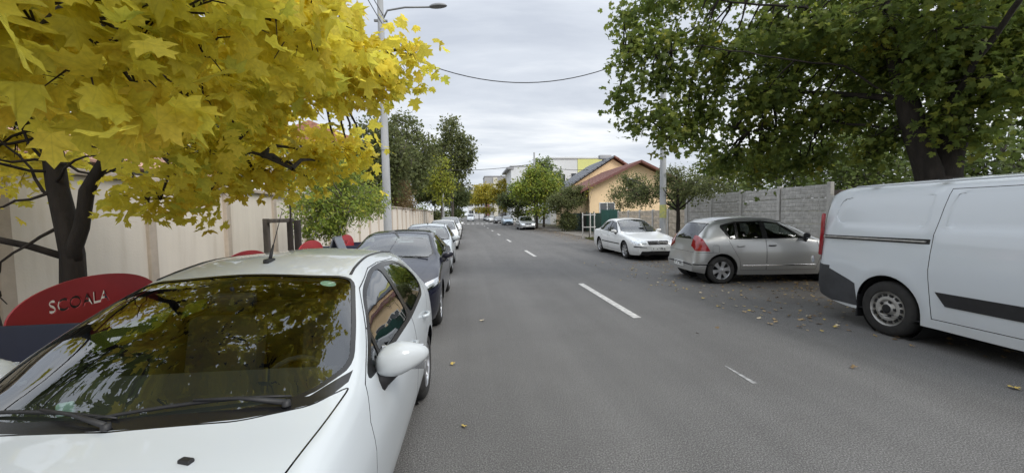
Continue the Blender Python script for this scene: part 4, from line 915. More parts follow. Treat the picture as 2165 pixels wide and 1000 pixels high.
    mirror_part(root, B, .93, 1.50, 1.25, M_BLACK, (.13, .09, .15)); dashboard(root, B, 1.0, 1.5, 1.0, 1.1, .75); seats(root, B, 2.0, 2.6, .8, .5)
    for sd in (1, -1):
        handle(B.doors[sd][1], B, .965, 2.45, 1.02, M_BLACK, .18, sd); handle(B.doors[sd][0], B, .965, 2.18, 1.02, M_BLACK, .18, sd)
        bm = bmesh.new(); box(bm, (0, 0, 0), (.19, .02, .30), None, .005); from_bm('mud_flap', bm, M_BLACK, root, None, (sd*.86, -B.L/2+.70, .30))
        bm = bmesh.new(); box(bm, (0, 0, 0), (.03, 1.36, .018), None, .003); from_bm('door_rail', bm, M_STEEL, root, None, (sd*.958, -B.L/2+.85, 1.215))
        bm = bmesh.new(); tube(bm, [(sd*.80, B.L/2-s, 1.905) for s in np.arange(2.2, 4.7, .25)], .012, 5); from_bm('roof_gutter', bm, VANW, root)
        for k in range(3): boxo('roof_mount_cover', (sd*.77, B.L/2-2.6-.8*k, 1.925), (.05, .10, .012), M_BLACK, root, .004)
    for sd in (1, -1):
        tl = boxo('tail_light', (sd*.941, -B.L/2+.112, 1.24), (.045, .05, .62), M_RED, root, .018); tl.rotation_euler = (R(-4.5), 0, 0)
    boxo('plate_lamp', (1.0, -B.L/2+.02, .86), (.03, .03, .10), M_LAMP, root, .005)
    return root
WHITE = paint('white_paint', (.53, .57, .60), 0, .12, .32, (.42, .42, .40)); WHITE2 = paint('white_paint_sedan', (.76, .77, .77), 0, .12); VANW = paint('white_paint_van', (.58, .62, .66), 0, .17, .36, (.42, .40, .36))
NAVY = paint('black_blue_paint', (.005, .006, .016), 0, .01, .22, coat=.6); SILVER = paint('silver_paint', (.45, .455, .45), .75, .06, .34)
SILVER2 = paint('light_silver_paint', (.50, .52, .54), .6, .1); LBLUE = paint('pale_blue_paint', (.35, .45, .55), .4, .1); DARKP = paint('charcoal_paint', (.04, .042, .048), .3, .1)

def place(root, x, y, rz, label, cat='car', group=None):
    root.location = (x, y, 0); root.rotation_euler = (0, 0, rz); tag(root, label, cat, group)
def recolour(root, old, new):
    for o in [root]+list(root.children_recursive):
        for sl in o.material_slots:
            if sl.material == old: sl.link = 'OBJECT'; sl.material = new
PI = math.pi
fi = make_fiesta(); place(fi, -1.25, .42+3.95/2, PI+R(-1.2), 'white hatchback nearest the camera with aerial and white door mirror', 'car', 'cars parked along the school wall')
mz = make_mazda(); place(mz, -1.29, 5.32+4.46/2, PI, 'glossy black-blue hatchback parked behind the nearest white hatchback', 'car', 'cars parked along the school wall')
se = make_sedan(); place(se, 5.58+.87, 12.95+4.70/2, PI, 'white sedan with dark grille facing the camera on the right', 'car', 'cars parked on the right strip')
sa = make_sandero(); place(sa, 7.21, 9.15, -PI/2-R(6.3), 'silver hatchback parked nose-in with red tail light towards the road', 'car', 'cars parked on the right strip')
vn = make_van(); place(vn, 5.38+.993, 4.60-3.86+4.97/2, PI, 'white panel van with black side moulding cropped by the picture edge', 'van', 'cars parked on the right strip')
sa.scale = (1, 1, 1.03)
LG, RGp = 'cars parked along the school wall', 'cars parked on the right strip'
def far_car(src, x, y, rz, label, old=None, new=None, group=LG, cat='car', sc=None):
    c = copy_tree(src); place(c, x, y, rz, label, cat, group)
    if new: recolour(c, old, new)
    if sc: c.scale = sc
    return c
far_car(fi, -1.28, 10.95+1.975, PI, 'white hatchback directly behind the black-blue hatchback', sc=(1.0, 1.02, 1.0))
far_car(se, -1.30, 19.2+2.35, PI, 'white sedan in the left row, second white car behind the black-blue one')
far_car(mz, -1.32, 27.5+2.23, PI, 'white tall hatchback in the left row ahead of the far silver one', NAVY, WHITE2, sc=(1, 1, 1.12))
far_car(fi, -1.35, 36+2, PI, 'silver hatchback far down the left row', WHITE, SILVER2)
far_car(mz, -1.4, 44+2.2, PI, 'charcoal hatchback at the far end of the left row', NAVY, DARKP)
far_car(se, 6.35, 41.5+2.35, PI, 'silver-grey sedan far down the right strip beside the hedge', WHITE2, SILVER2, RGp)
far_car(fi, 6.35, 62+2, PI, 'pale blue hatchback far down the right strip', WHITE, LBLUE, RGp, sc=(1.02, 1, 1.02))
far_car(mz, 5.9, 74+2.2, PI, 'dark hatchback tucked behind the pale blue one', NAVY, DARKP, RGp)
far_car(se, 5.7, 90+2.2, PI, 'distant white sedan on the right under the yellow trees', group=RGp)
far_car(mz, 5.6, 104, PI, 'distant silver hatchback near the road end', NAVY, SILVER2, RGp)
far_car(se, 5.5, 118, PI, 'most distant charcoal sedan under the yellow trees', WHITE2, DARKP, RGp)
vn.scale = (1, 1, 1.035)
far_car(vn, 0.9, 112, PI, 'white van far down the street seen small by the left row', group='vehicles far down the street', cat='van')

# ------------------------------------------------------------------ trees and plants
def leaf_template(kind):
    """flat leaf outline in (x across, y along) as a fan round a centre vertex, slightly folded and curled"""
    if kind == 'maple':
        half = [(0.0, 0.0), (0.10, -0.05), (0.30, -0.13), (0.29, 0.0), (0.50, 0.04), (0.40, 0.17), (0.52, 0.27), (0.64, 0.46), (0.46, 0.43), (0.33, 0.44), (0.22, 0.46), (0.25, 0.62), (0.33, 0.78), (0.15, 0.78)]
        pts = half+[(0, 1.0)]+[(-x, y) for x, y in half[:0:-1]]; c = (0, 0.30)
    elif kind == 'lime':
        half = [(0.0, 0.0), (0.22, -0.05), (0.42, 0.18), (0.40, 0.48), (0.20, 0.80)]
        pts = half+[(0, 1.05)]+[(-x, y) for x, y in half[:0:-1]]; c = (0, 0.4)
    elif kind == 'narrow':
        half = [(0.0, 0.0), (0.14, 0.25), (0.13, 0.55)]
        pts = half+[(0, 1.0)]+[(-x, y) for x, y in half[:0:-1]]; c = (0, 0.45)
    else:
        half = [(0.0, 0.0), (0.30, 0.25), (0.28, 0.65)]
        pts = half+[(0, 1.0)]+[(-x, y) for x, y in half[:0:-1]]; c = (0, 0.45)
    P = np.array([c]+pts, float); z = -0.34*np.abs(P[:, 0])**1.2 - 0.26*(P[:, 1]-0.2)**2 + 0.07*np.sin(P[:, 1]*9+P[:, 0]*5)*np.sign(P[:, 0])
    V = np.c_[P, z]; n = len(pts); F = np.array([(0, 1+i, 1+(i+1) % n) for i in range(n)])
    return V, F
def leaf_mesh(name, tmpl, pos, nrm, dirn, size, m):
    V, F = tmpl; n = len(pos); V = V.copy()
    rv = np.random.RandomState(n); sx = rv.uniform(.75, 1.12, n); cz = rv.uniform(-.6, 2.2, n)
    y = dirn - nrm*np.sum(dirn*nrm, 1, keepdims=True); y /= np.linalg.norm(y, axis=1, keepdims=True)+1e-9; x = np.cross(y, nrm)
    W_ = pos[:, None, :] + size[:, None, None]*(V[None, :, 0:1]*sx[:, None, None]*x[:, None, :]+V[None, :, 1:2]*y[:, None, :]+V[None, :, 2:3]*cz[:, None, None]*nrm[:, None, :])
    T = (F[None]+np.arange(n)[:, None, None]*len(V)).reshape(-1, 3)
    me = np_mesh(name, W_.reshape(-1, 3), T, m, V[:, :2]+1.0); me.polygons.foreach_set('use_smooth', [True]*len(me.polygons)); return me
def unit(v): return v/(np.linalg.norm(v, axis=-1, keepdims=True)+1e-9)
M_BARK = mat('dark_bark', (0.030, 0.024, 0.020), 0.95, var=0.5, vscale=9, bump=0.9, bscale=22, stretch=(1, 1, 0.25), detail=8)
M_BARK2 = mat('grey_bark', (0.085, 0.072, 0.06), 0.95, var=0.45, vscale=8, bump=0.8, bscale=20, stretch=(1, 1, 0.3), detail=8)
def wobble(p0, p1, n, amp, rg, sag=0.0):
    p0, p1 = np.array(p0, float), np.array(p1, float); d = p1-p0; out = []
    for i in range(n+1):
        t = i/n; q = p0+d*t; e = math.sin(math.pi*t)
        out.append(q+rg.uniform(-amp, amp, 3)*e+np.array([0, 0, sag*e]))
    return out
def make_tree(name, label, base, limbs, lobes, lm, leaf, size, per_twig=8, twig=0.35, bark=M_BARK, seed=1, up=0.55, droop=0.35, split=0, group=None, cat='tree', tuft=0.13, leaf_part='crown', limb_seg=8, twig_r=0.006, wood=True):
    """limbs: [(points, r0, r1)] relative to base.  lobes: [(centre, radii, twigs)] relative to base.
    Every twig starts on the nearest limb point or lobe core and carries its own leaves."""
    rg = np.random.RandomState(seed); root = tag(empty(name, base), label, cat, group)
    bm = bmesh.new(); skel = []
    for pts, r0, r1 in limbs:
        pts = [np.array(p, float) for p in pts]; dense = []
        for a, b in zip(pts, pts[1:]):
            n = max(2, int(np.linalg.norm(b-a)/0.25)); w = wobble(a, b, n, 0.025, rg); dense += w[:-1]
        dense.append(pts[-1]); k = len(dense)
        rad = [r0+(r1-r0)*(i/(k-1))**0.8*(1+0.0) for i in range(k)]; rad = [r*(1+rg.uniform(-.06, .06)) for r in rad]
        tube(bm, dense, rad, limb_seg if r0 > .05 else 6); skel += [(q, r) for q, r in zip(dense[len(dense)//4:], rad[len(dense)//4:])]
    trunk = from_bm('trunk', bm, bark, root) if limbs else None
    SK = np.array([q for q, _ in skel]) if skel else np.zeros((1, 3))
    tb = bmesh.new(); P, Nn, D, S = [], [], [], []
    for lobe in lobes:
        c, rad, nt_ = lobe[:3]; lsz = size*(lobe[3] if len(lobe) > 3 else 1.0)
        c = np.array(c, float); rad = np.array(rad, float) if hasattr(rad, '__len__') else np.array([rad]*3, float)
        hubs = [c+unit(rg.normal(size=3))*rad*rg.uniform(.1, .75) for _ in range(max(2, nt_//9))]
        for h in hubs:
            if wood:
                near = SK[np.argmin(np.sum((SK-h)**2, 1))]
                L_ = np.linalg.norm(h-near)
                if L_ > 0.05: tube(tb, wobble(near, h, max(3, int(L_/.22)), .05*min(1, L_), rg, 0.06*L_), list(np.linspace(min(.035, .012+.012*L_), .008, max(3, int(L_/.22))+1)), 5, False)
        H = np.array(hubs)
        for _ in range(nt_):
            e = c+unit(rg.normal(size=3))*rad*rg.uniform(.25, 1.0)**0.55
            j = np.argmin(np.sum((H-e)**2, 1)); s0 = H[j]; d = e-s0; Ld = np.linalg.norm(d)
            if Ld > twig*2.2: s0 = e-d/Ld*twig*2.2; 
            if wood: tube(tb, [s0, (s0+e)/2+np.array([0, 0, .04]), e], [twig_r, twig_r*.8, twig_r*.4], 4, False)
            dv = unit(e-s0)
            for q in range(per_twig):
                t = rg.uniform(.25, 1.05); off = rg.normal(size=3)*tuft
                p = s0+(e-s0)*t+off
                nn = unit(np.array([0, 0, up])+rg.normal(size=3)*.62+unit(p-c)*.25)
                dd = unit(dv*.5+rg.normal(size=3)*.6+np.array([0, 0, -droop]))
                P.append(p); Nn.append(nn); D.append(dd); S.append(lsz*rg.uniform(.5, 1.2))
    if wood and len(tb.verts):
        tw = from_bm('branches', tb, bark, trunk or root)
    else: tb.free()
    P, Nn, D, S = map(np.array, (P, Nn, D, S)); tm = leaf_template(leaf)
    if split:
        wp = P+np.array(base); dist = np.linalg.norm(wp-np.array([0, 0, CAM_H]), axis=1)
        dv = wp-np.array([0, 0, CAM_H]); z = dv@np.array(_a); u = (dv@np.array(_r))/np.maximum(z, .01); v = (dv@np.array(_u))/np.maximum(z, .01)
        vis = (z > .3) & (np.abs(u) < 1.28) & (np.abs(v) < .59); score = np.where(vis, S/dist, 0)
        big = np.argsort(-score)[:split]; rest = np.setdiff1d(np.arange(len(P)), big)
    else: big, rest = [], np.arange(len(P))
    crown = link(leaf_part, leaf_mesh(leaf_part, tm, P[rest], Nn[rest], D[rest], S[rest], lm), root); crown['kind'] = 'stuff'
    if len(big):
        lmeshes = []
        for k in range(4):
            V, F = tm; V = V.copy(); V[:, 2] *= (.5, 1.0, 1.6, -0.6)[k]; V[:, 2] += .05*np.sin(V[:, 0]*7+k)
            me = np_mesh('leaf', V, F, lm, V[:, :2]+1.0); me.polygons.foreach_set('use_smooth', [True]*len(me.polygons)); lmeshes.append(me)
        for n_, i in enumerate(big):
            nn = Vector(Nn[i]); y = Vector(D[i]); y = (y-nn*y.dot(nn)).normalized(); x = y.cross(nn)
            o = bpy.data.objects.new('leaf', lmeshes[n_ % 4]); COL.objects.link(o); o.parent = crown
            o.matrix_local = Matrix.Translation(P[i]) @ Matrix((x, y, nn)).transposed().to_4x4() @ Matrix.Diagonal((S[i]*rg.uniform(.75, 1.12), S[i], S[i]*rg.uniform(.6, 1.5), 1))
    return root
Y_LEAF = leaf_mat('yellow_maple_leaf', [(0.0, (0.50, 0.60, 0.12)), (0.18, (0.78, 0.72, 0.10)), (0.6, (0.92, 0.80, 0.11)), (0.9, (0.93, 0.72, 0.10)), (1.0, (0.86, 0.55, 0.08))], .68)
G_LEAF = leaf_mat('green_maple_leaf', [(0.0, (0.10, 0.15, 0.04)), (0.45, (0.18, 0.24, 0.055)), (0.8, (0.29, 0.33, 0.06)), (0.93, (0.34, 0.32, 0.05)), (1.0, (0.60, 0.42, 0.045))], .58)
G_SMALL = leaf_mat('olive_leaf', [(0.0, (0.10, 0.125, 0.05)), (0.6, (0.18, 0.205, 0.075)), (1.0, (0.27, 0.275, 0.095))], .55)
G_FRESH = leaf_mat('fresh_green_leaf', [(0.0, (0.13, 0.20, 0.04)), (0.5, (0.25, 0.33, 0.05)), (0.85, (0.44, 0.44, 0.06)), (1.0, (0.62, 0.50, 0.05))], .4)
G_DARK = leaf_mat('dark_leaf', [(0.0, (0.075, 0.10, 0.042)), (0.6, (0.13, 0.165, 0.058)), (1.0, (0.21, 0.23, 0.07))], .5)
RUST_LEAF = leaf_mat('rust_leaf', [(0.0, (0.12, 0.10, 0.045)), (0.5, (0.23, 0.15, 0.07)), (1.0, (0.17, 0.18, 0.05))], .35)
HEDGE_LEAF = leaf_mat('hedge_leaf', [(0.0, (0.10, 0.145, 0.045)), (0.6, (0.19, 0.25, 0.07)), (1.0, (0.30, 0.34, 0.09))], .42)
LIME_LEAF = leaf_mat('lime_leaf', [(0.0, (0.24, 0.30, 0.05)), (0.6, (0.40, 0.43, 0.06)), (1.0, (0.55, 0.48, 0.06))], .42)
YG_LEAF = leaf_mat('yellow_green_leaf', [(0.0, (0.20, 0.23, 0.04)), (0.5, (0.42, 0.37, 0.045)), (1.0, (0.62, 0.44, 0.04))], .4)

# yellow maple over the nearest car (base beside the kerb)
mb = np.array([-3.85, 4.3, 0.11])
def rel(b, *p): return tuple(np.array(p)-np.array(b))
def RL(b, L_): return [(rel(b, *l[0]), *l[1:]) for l in L_]
ml = [([(0.02, 0, 0), (0.03, 0, .6), (.05, 0, 1.25), (-.06, .03, 1.9), (-.13, 0, 2.5), (-.05, -.1, 3.2), (.15, -.2, 4.2)], .112, .055),
      ([(.06, 0, 1.15), (.16, -.02, 1.5), (.24, -.03, 1.85), (.42, -.05, 2.12), (.60, -.06, 2.22)], .072, .042),
      ([(-.10, 0, 2.3), (.6, -.7, 2.75), (1.4, -1.6, 2.6), (2.2, -2.3, 2.5)], .06, .02), ([(-.08, 0, 2.6), (.9, -.1, 3.2), (2.0, .0, 3.1), (3.1, -.1, 3.2)], .06, .015),
      ([(-.1, 0, 2.4), (.8, -.35, 2.6), (1.6, -.6, 2.3), (2.3, -.5, 2.0)], .045, .012), ([(.05, 0, 1.2), (-.45, -.25, 1.45), (-1.1, -.6, 1.75), (-1.8, -1, 2.2)], .04, .015),
      ([(0.0, -.15, 3.4), (1.2, -1.2, 4.2), (2.4, -1.8, 4.7)], .05, .015), ([(0, -.1, 3.3), (-.8, .6, 4.2), (-1.5, 1.2, 5)], .045, .012), ([(0.1, -.2, 4.0), (1.6, .2, 4.9), (2.8, .4, 5.2)], .045, .012),
      ([(-.12, 0, 2.45), (-.6, -.9, 2.7), (-1.0, -2.0, 2.8)], .045, .015)]
mlob = RL(mb, [
  # near the camera, upper left of the view: few but large leaves
  ((-1.70, 1.55, 2.46), (.40, .34, .20), 12, 1.30), ((-1.25, 1.90, 2.52), (.40, .36, .22), 21, 1.0), ((-2.10, 1.95, 2.62), (.45, .45, .22), 21, 1.0), ((-.98, 2.40, 2.76), (.40, .36, .24), 22, 1.0), ((-1.85, 2.35, 2.36), (.34, .3, .16), 12, 1.0), ((-1.45, 1.75, 2.22), (.24, .22, .12), 6, 1.05),
  ((-2.65, 2.7, 2.66), (.5, .45, .28), 22, .95), ((-1.75, 2.9, 2.60), (.50, .40, .26), 29, .95), ((-2.15, 3.2, 2.50), (.36, .34, .22), 15, .95), ((-1.95, 3.4, 2.22), (.40, .34, .22), 18, .9),
  # reaching out over the road
  ((-1.20, 3.1, 2.95), (.50, .45, .28), 30), ((-.95, 3.7, 3.02), (.42, .42, .22), 25, .85), ((-.52, 4.05, 3.26), (.20, .25, .20), 10, .75), ((-.60, 3.9, 3.05), (.20, .2, .14), 6, .8), ((-1.1, 3.5, 3.28), (.3, .3, .14), 12, .85), ((-.75, 4.0, 2.98), (.22, .25, .16), 7, .85), ((-1.55, 3.8, 2.86), (.42, .4, .26), 25), ((-1.02, 4.05, 2.80), (.24, .24, .12), 6, .9),
  ((-1.95, 4.05, 2.72), (.48, .45, .30), 27), ((-1.72, 4.6, 2.38), (.36, .34, .18), 17, .9), ((-2.15, 4.3, 2.14), (.40, .36, .20), 18, .9), ((-2.62, 4.15, 2.02), (.36, .34, .18), 15, .95), ((-2.75, 3.8, 1.86), (.34, .26, .12), 11, .85), ((-2.35, 3.9, 1.92), (.26, .26, .13), 7, .85), ((-1.42, 4.75, 2.42), (.34, .30, .18), 15, .8), ((-1.22, 5.0, 2.45), (.26, .26, .15), 9, .75), ((-1.85, 4.9, 2.12), (.28, .26, .14), 9, .8),
  ((-3.0, 4.6, 2.6), (.55, .55, .32), 25), ((-2.5, 5.0, 2.75), (.55, .55, .34), 27), ((-3.6, 4.0, 3.0), (.6, .55, .32), 22), ((-4.5, 4.6, 2.45), (.6, .55, .34), 17), ((-4.35, 4.1, 2.95), (.55, .5, .34), 22), ((-4.9, 5.2, 2.3), (.5, .5, .3), 13, .9), ((-5.0, 4.0, 2.9), (.7, .6, .4), 20), ((-4.2, 5.4, 2.75), (.55, .55, .4), 18), ((-4.75, 4.4, 1.95), (.22, .22, .10), 4, .8),
  # above the frame, over the car and the pavement
  ((-1.6, 2.4, 3.75), (.8, .8, .4), 15), ((-.9, 3.1, 4.2), (.8, .8, .4), 14), ((-2.6, 3.2, 3.6), (.9, .9, .5), 15), ((-1.7, 3.2, 4.3), (1.0, 1.0, .5), 16), ((-3.0, 4.4, 4.4), (1.1, 1.1, .6), 16),
  ((-1.2, 4.3, 4.9), (.9, .9, .5), 12), ((-2.3, 5.0, 4.2), (.9, .9, .6), 12), ((-3.0, 3.4, 5.3), (1.3, 1.3, .6), 18), ((-1.4, 2.2, 5.2), (1.1, 1.1, .5), 18), ((-4.6, 4.6, 4.0), (1.0, 1.0, .8), 15)])
rgm = np.random.RandomState(9)
for k in range(14):              # bare crooked twigs round the fork
    z0 = rgm.uniform(1.5, 2.6); a0 = rgm.uniform(2.2, 6.6); l0 = rgm.uniform(.6, 1.3); p = np.array([-.05, 0, z0]); d0 = np.array([math.cos(a0), math.sin(a0)*.6, rgm.uniform(-.2, .5)]); pts_ = [p]
    for j in range(4): d0 = unit(d0+rgm.normal(size=3)*.35); p = p+d0*l0/4; pts_.append(p)
    ml.append(([tuple(q) for q in pts_], .016, .004))
make_tree('maple_tree', 'yellow autumn maple with forked dark trunk hanging over the nearest car', tuple(mb), ml, mlob, Y_LEAF, 'maple', .138, 9, .30, M_BARK, 3, .65, .6, 290, tuft=.115, twig_r=.005)
# trunk at the very left edge
make_tree('dark_trunked_tree', 'thick dark trunk cut off by the left picture edge', (-4.42, 4.0, .11), [([(0, 0, 0), (0, 0, .7), (-.08, 0, 1.2), (-.35, -.05, 2.2), (-.6, -.1, 3.4), (-.7, .2, 4.6)], .22, .10), ([(-.3, 0, 2.0), (.2, -.8, 3.2), (.5, -1.5, 4.4)], .09, .03), ([(-.5, 0, 3.0), (-1.5, .4, 4.2)], .08, .03), ([(.3, -1.0, 3.4), (1.6, -2.6, 3.9), (3.0, -3.8, 4.0), (3.8, -4.2, 4.1)], .05, .015), ([(.2, -.02, .85), (.30, -.05, .95), (.36, -.08, .93)], .03, .015)],
   RL((-4.42, 4.0, .11), [((-1.6, .2, 3.5), (1.0, .9, .4), 88), ((-.5, .5, 3.9), (.9, .9, .4), 74), ((-2.7, .4, 3.8), (1.1, 1.0, .5), 88), ((-1.3, -1.0, 4.1), (1.2, 1.0, .5), 95), ((-2.6, -.8, 4.3), (1.1, 1.0, .5), 78), ((-2.2, 1.6, 3.6), (.8, .8, .4), 16), ((-3.2, 2.2, 3.4), (.9, .9, .5), 15), ((-1.3, 1.2, 4.0), (.9, .9, .5), 20)])+RL((0, 0, 0), [((-.8, .2, 5.2), (1.4, 1.4, 1.0), 70), ((.4, -1.4, 4.8), (1.2, 1.2, .8), 60), ((-1.8, -.8, 4.6), (1.2, 1.2, .9), 50)]), G_LEAF, 'maple', .14, 9, .35, M_BARK, 5, .7, .5)  # unseen overhead lobes added to shade the nearest bonnet and green its reflections
# young staked tree and the fresh green tree by the left pole
make_tree('young_tree', 'thin young tree rising from a dark wooden stake frame', (-3.35, 8.0, .11), [([(0, 0, 0), (0, 0, 1.2), (.02, 0, 2.2), (0, .05, 3.2)], .028, .010)], RL((0, 0, 0), [((0, .1, 2.9), (.45, .5, .5), 20), ((.1, .2, 2.3), (.4, .45, .35), 12)]), G_FRESH, 'lime', .10, 7, .25, M_BARK, 6)
sf = tag(empty('stake_frame', (-3.35, 7.75, .11)), 'dark timber stake frame round the young tree on the left pavement', 'tree guard')
for (x, y) in ((-.1, -.42), (-.05, .38)): boxo('stake', (x, y, .78), (.085, .085, 1.56), M_BARK2, sf, .008)
boxo('stake', (.12, .30, .76), (.09, .12, 1.52), M_BARK, sf, .008); boxo('crossbar', (-.02, -.02, 1.52), (.05, .95, .07), M_BARK2, sf, .006); boxo('crossbar', (-.02, -.02, .62), (.05, .9, .06), M_BARK2, sf, .006)
make_tree('green_tree', 'bushy fresh green young tree standing before the left pole', (-3.55, 11.4, .11), [([(0, 0, 0), (0, 0, .9), (.05, 0, 1.6), (0, .1, 2.6)], .05, .015), ([(0, 0, .9), (.5, -.5, 1.7)], .025, .01), ([(0, 0, 1.0), (-.3, .7, 1.9)], .025, .01)],
   RL((0, 0, 0), [((0, 0, 1.9), (1.0, 1.35, .85), 220), ((.1, 1.4, 2.2), (.9, 1.2, .75), 130), ((-.1, -1.1, 1.75), (.75, .9, .65), 110), ((0, .3, 2.85), (.8, 1.0, .5), 80), ((.45, 2.3, 2.0), (.7, 1.1, .6), 80), ((-.2, -.4, 1.25), (.7, 1.0, .4), 60), ((-.1, -1.0, 2.6), (.6, .7, .4), 50)]), G_FRESH, 'narrow', .125, 16, .28, M_BARK2, 8, .35, .7, tuft=.09)

# big green maple over the van
gb = (8.45, 6.35, 0.0)
gl = [([(0, 0, 0), (0, 0, 1.2), (.02, .02, 2.2)], .36, .31), ([(.08, 0, 2.0), (.26, .0, 3.2), (.5, .1, 4.6), (.8, .2, 6.4)], .25, .10), ([(-.12, 0, 2.0), (-.40, .05, 2.9), (-.62, .1, 3.7), (-1.0, .2, 5.2), (-1.2, .2, 6.5)], .21, .08),
      ([(-.6, .1, 3.5), (-1.4, .5, 4.3), (-2.6, .7, 4.5), (-3.8, 1.2, 4.9), (-5.2, 1.6, 4.7)], .022, .008), ([(-.8, .1, 4.4), (-1.8, 1.0, 5.6), (-3.0, 1.5, 5.9), (-4.4, 1.9, 6.5)], .035, .010), ([(-.4, 0, 3.0), (-1.1, 1.3, 3.5), (-2.2, 2.0, 3.4), (-3.2, 2.3, 3.8), (-4.6, 2.2, 3.6)], .03, .008),
      ([(.4, .05, 3.6), (1.2, 1.2, 4.6), (1.8, 2.6, 5.4)], .09, .02), ([(.3, 0, 3.3), (1.5, -.6, 4.2), (3.0, -1.0, 4.8)], .07, .02), ([(-.2, -.1, 3.2), (-.8, -1.4, 4.4), (-1.6, -2.6, 5.0)], .06, .02), ([(-.6, .1, 3.6), (-1.4, 2.2, 4.4), (-2.0, 4.0, 5.0)], .06, .02), ([(.6, .1, 4.8), (0, 1.8, 6.4), (-.6, 3.2, 7.4)], .08, .02)]
rgg = np.random.RandomState(31); glob = []
# drooping layered sprays towards the road: each a thin flat lobe that dips at its outer end
for (x, y, z, n, L0) in [(3.85, 8.1, 5.75, 3, .8), (3.65, 7.9, 4.85, 3, .7), (3.9, 8.2, 4.4, 3, .8), (4.1, 8.3, 3.72, 3, .7), (4.6, 8.5, 3.42, 3, .8), (4.2, 8.2, 5.2, 3, 1.0), (4.9, 8.4, 4.6, 3, 1.0), (4.6, 8.5, 6.1, 3, 1.1), (5.3, 8.6, 3.75, 3, 1.0), (5.7, 8.5, 5.4, 3, 1.0), (5.9, 8.4, 4.45, 3, 1.0), (6.2, 8.9, 3.5, 3, 1.0), (5.6, 8.7, 6.6, 3, 1.2), (4.3, 8.3, 6.7, 3, 1.0), (6.8, 8.5, 5.9, 3, 1.1), (6.9, 8.6, 4.2, 3, 1.0), (7.1, 8.8, 3.2, 3, .9)]:
    for k in range(n):
        t = k/(n-1)-.5; glob.append((rel(gb, x+t*L0*1.3+rgg.normal()*.08, y+rgg.normal()*.25, z+t*.38+rgg.normal()*.06), (.34, .45, .13), int(9+rgg.randint(5)), rgg.uniform(.85, 1.1)))
glob += RL(gb, [((6.3, 7.9, 4.1), (.7, .6, .30), 34), ((7.0, 7.6, 3.6), (.7, .6, .32), 34), ((6.6, 7.4, 5.1), (.9, .8, .35), 44), ((7.7, 6.7, 4.4), (.8, .6, .4), 44), ((7.6, 5.6, 4.3), (.7, .4, .3), 26), ((5.6, 8.0, 4.9), (.7, .6, .3), 30), ((7.9, 5.9, 3.1), (.5, .25, .3), 16), ((8.8, 5.6, 3.7), (.5, .3, .35), 22), ((6.6, 8.2, 3.0), (.6, .5, .25), 22), ((9.6, 5.2, 4.0), (.7, .5, .4), 34),
  ((7.4, 8.4, 5.0), (1.0, 1.0, .5), 60), ((7.4, 7.8, 5.9), (1.2, 1.2, .6), 70),
  ((7.9, 7.6, 3.7), (.9, .8, .5), 54), ((8.4, 7.4, 4.7), (1.2, 1.0, .7), 90), ((7.0, 6.0, 4.9), (1.1, 1.0, .5), 60), ((8.6, 5.8, 4.2), (1.0, .8, .6), 64), ((8.2, 5.2, 3.5), (.6, .4, .3), 16, 1.15), ((9.4, 6.6, 4.3), (1.1, 1.0, .6), 76), ((9.4, 5.4, 3.2), (.5, .4, .25), 14, 1.2), ((10.4, 6.6, 4.0), (1.1, 1.1, .7), 70), ((11.6, 6.6, 4.2), (1.3, 1.2, .8), 76),
  ((9.0, 6.4, 5.6), (1.5, 1.4, .8), 100), ((10.8, 6.0, 5.4), (1.5, 1.4, .8), 80), ((7.6, 4.6, 5.6), (1.4, 1.3, .7), 70), ((6.6, 3.2, 5.2), (1.2, 1.2, .6), 50), ((8.4, 9.4, 5.6), (1.6, 1.5, .9), 90), ((10.0, 8.8, 5.0), (1.5, 1.4, 1.0), 90),
  ((6.4, 9.6, 2.9), (.7, .7, .3), 30), ((7.4, 9.4, 2.75), (.8, .7, .4), 40), ((8.2, 8.8, 2.9), (.8, .7, .5), 44), ((7.9, 7.0, 2.95), (.5, .45, .40), 28), ((8.9, 6.9, 3.2), (.6, .5, .4), 30), ((8.35, 5.7, 2.85), (.38, .22, .25), 12), ((9.8, 7.4, 3.3), (.9, .8, .5), 46), ((7.9, 6.0, 3.9), (.8, .5, .4), 36), ((9.2, 5.4, 4.6), (.9, .6, .5), 46), ((8.5, 5.85, 3.5), (.35, .2, .3), 12),
  ((7.2, 7.0, 7.2), (2.2, 2.0, .9), 70), ((9.6, 6.8, 7.4), (2.0, 2.0, .9), 60), ((5.0, 7.6, 7.6), (1.6, 1.6, .7), 36), ((8.0, 9.8, 7.6), (2.2, 2.0, .9), 50)])
make_tree('green_maple_tree', 'huge green maple with forked dark trunk rising behind the white van', gb, gl, glob, G_LEAF, 'maple', .125, 13, .42, M_BARK, 12, .6, .5, 250, tuft=.16)
# yellowing sprays in the green maple belong to a second branch tip
# pruned small tree beside the right pole
make_tree('small_street_tree', 'small olive street tree with dark trunk between the white sedan and silver hatchback', (8.75, 15.9, 0), [([(0, 0, 0), (.02, 0, 1.0), (0, 0, 1.9), (.05, .05, 2.8)], .12, .05), ([(0, 0, 1.7), (-.8, .9, 2.5)], .05, .015), ([(0, 0, 1.7), (.5, -.8, 2.5)], .05, .015), ([(0, 0, 1.8), (-.9, -.5, 2.6)], .04, .012), ([(0, 0, 1.8), (.8, .4, 2.7)], .04, .012)],
   RL((0, 0, 0), [((0, 0, 2.65), (1.1, 1.2, .60), 190), ((-.9, 1.4, 2.45), (1.0, 1.3, .65), 170), ((.5, -1.1, 2.6), (.9, 1.0, .5), 120), ((-1.0, 3.0, 2.5), (1.0, 1.3, .85), 170), ((-.1, .2, 3.2), (.8, 1.0, .4), 80), ((-.9, 2.6, 3.2), (.8, 1.0, .4), 70)]), G_SMALL, 'oval', .085, 14, .28, M_BARK, 21, .45, .3, tuft=.10)
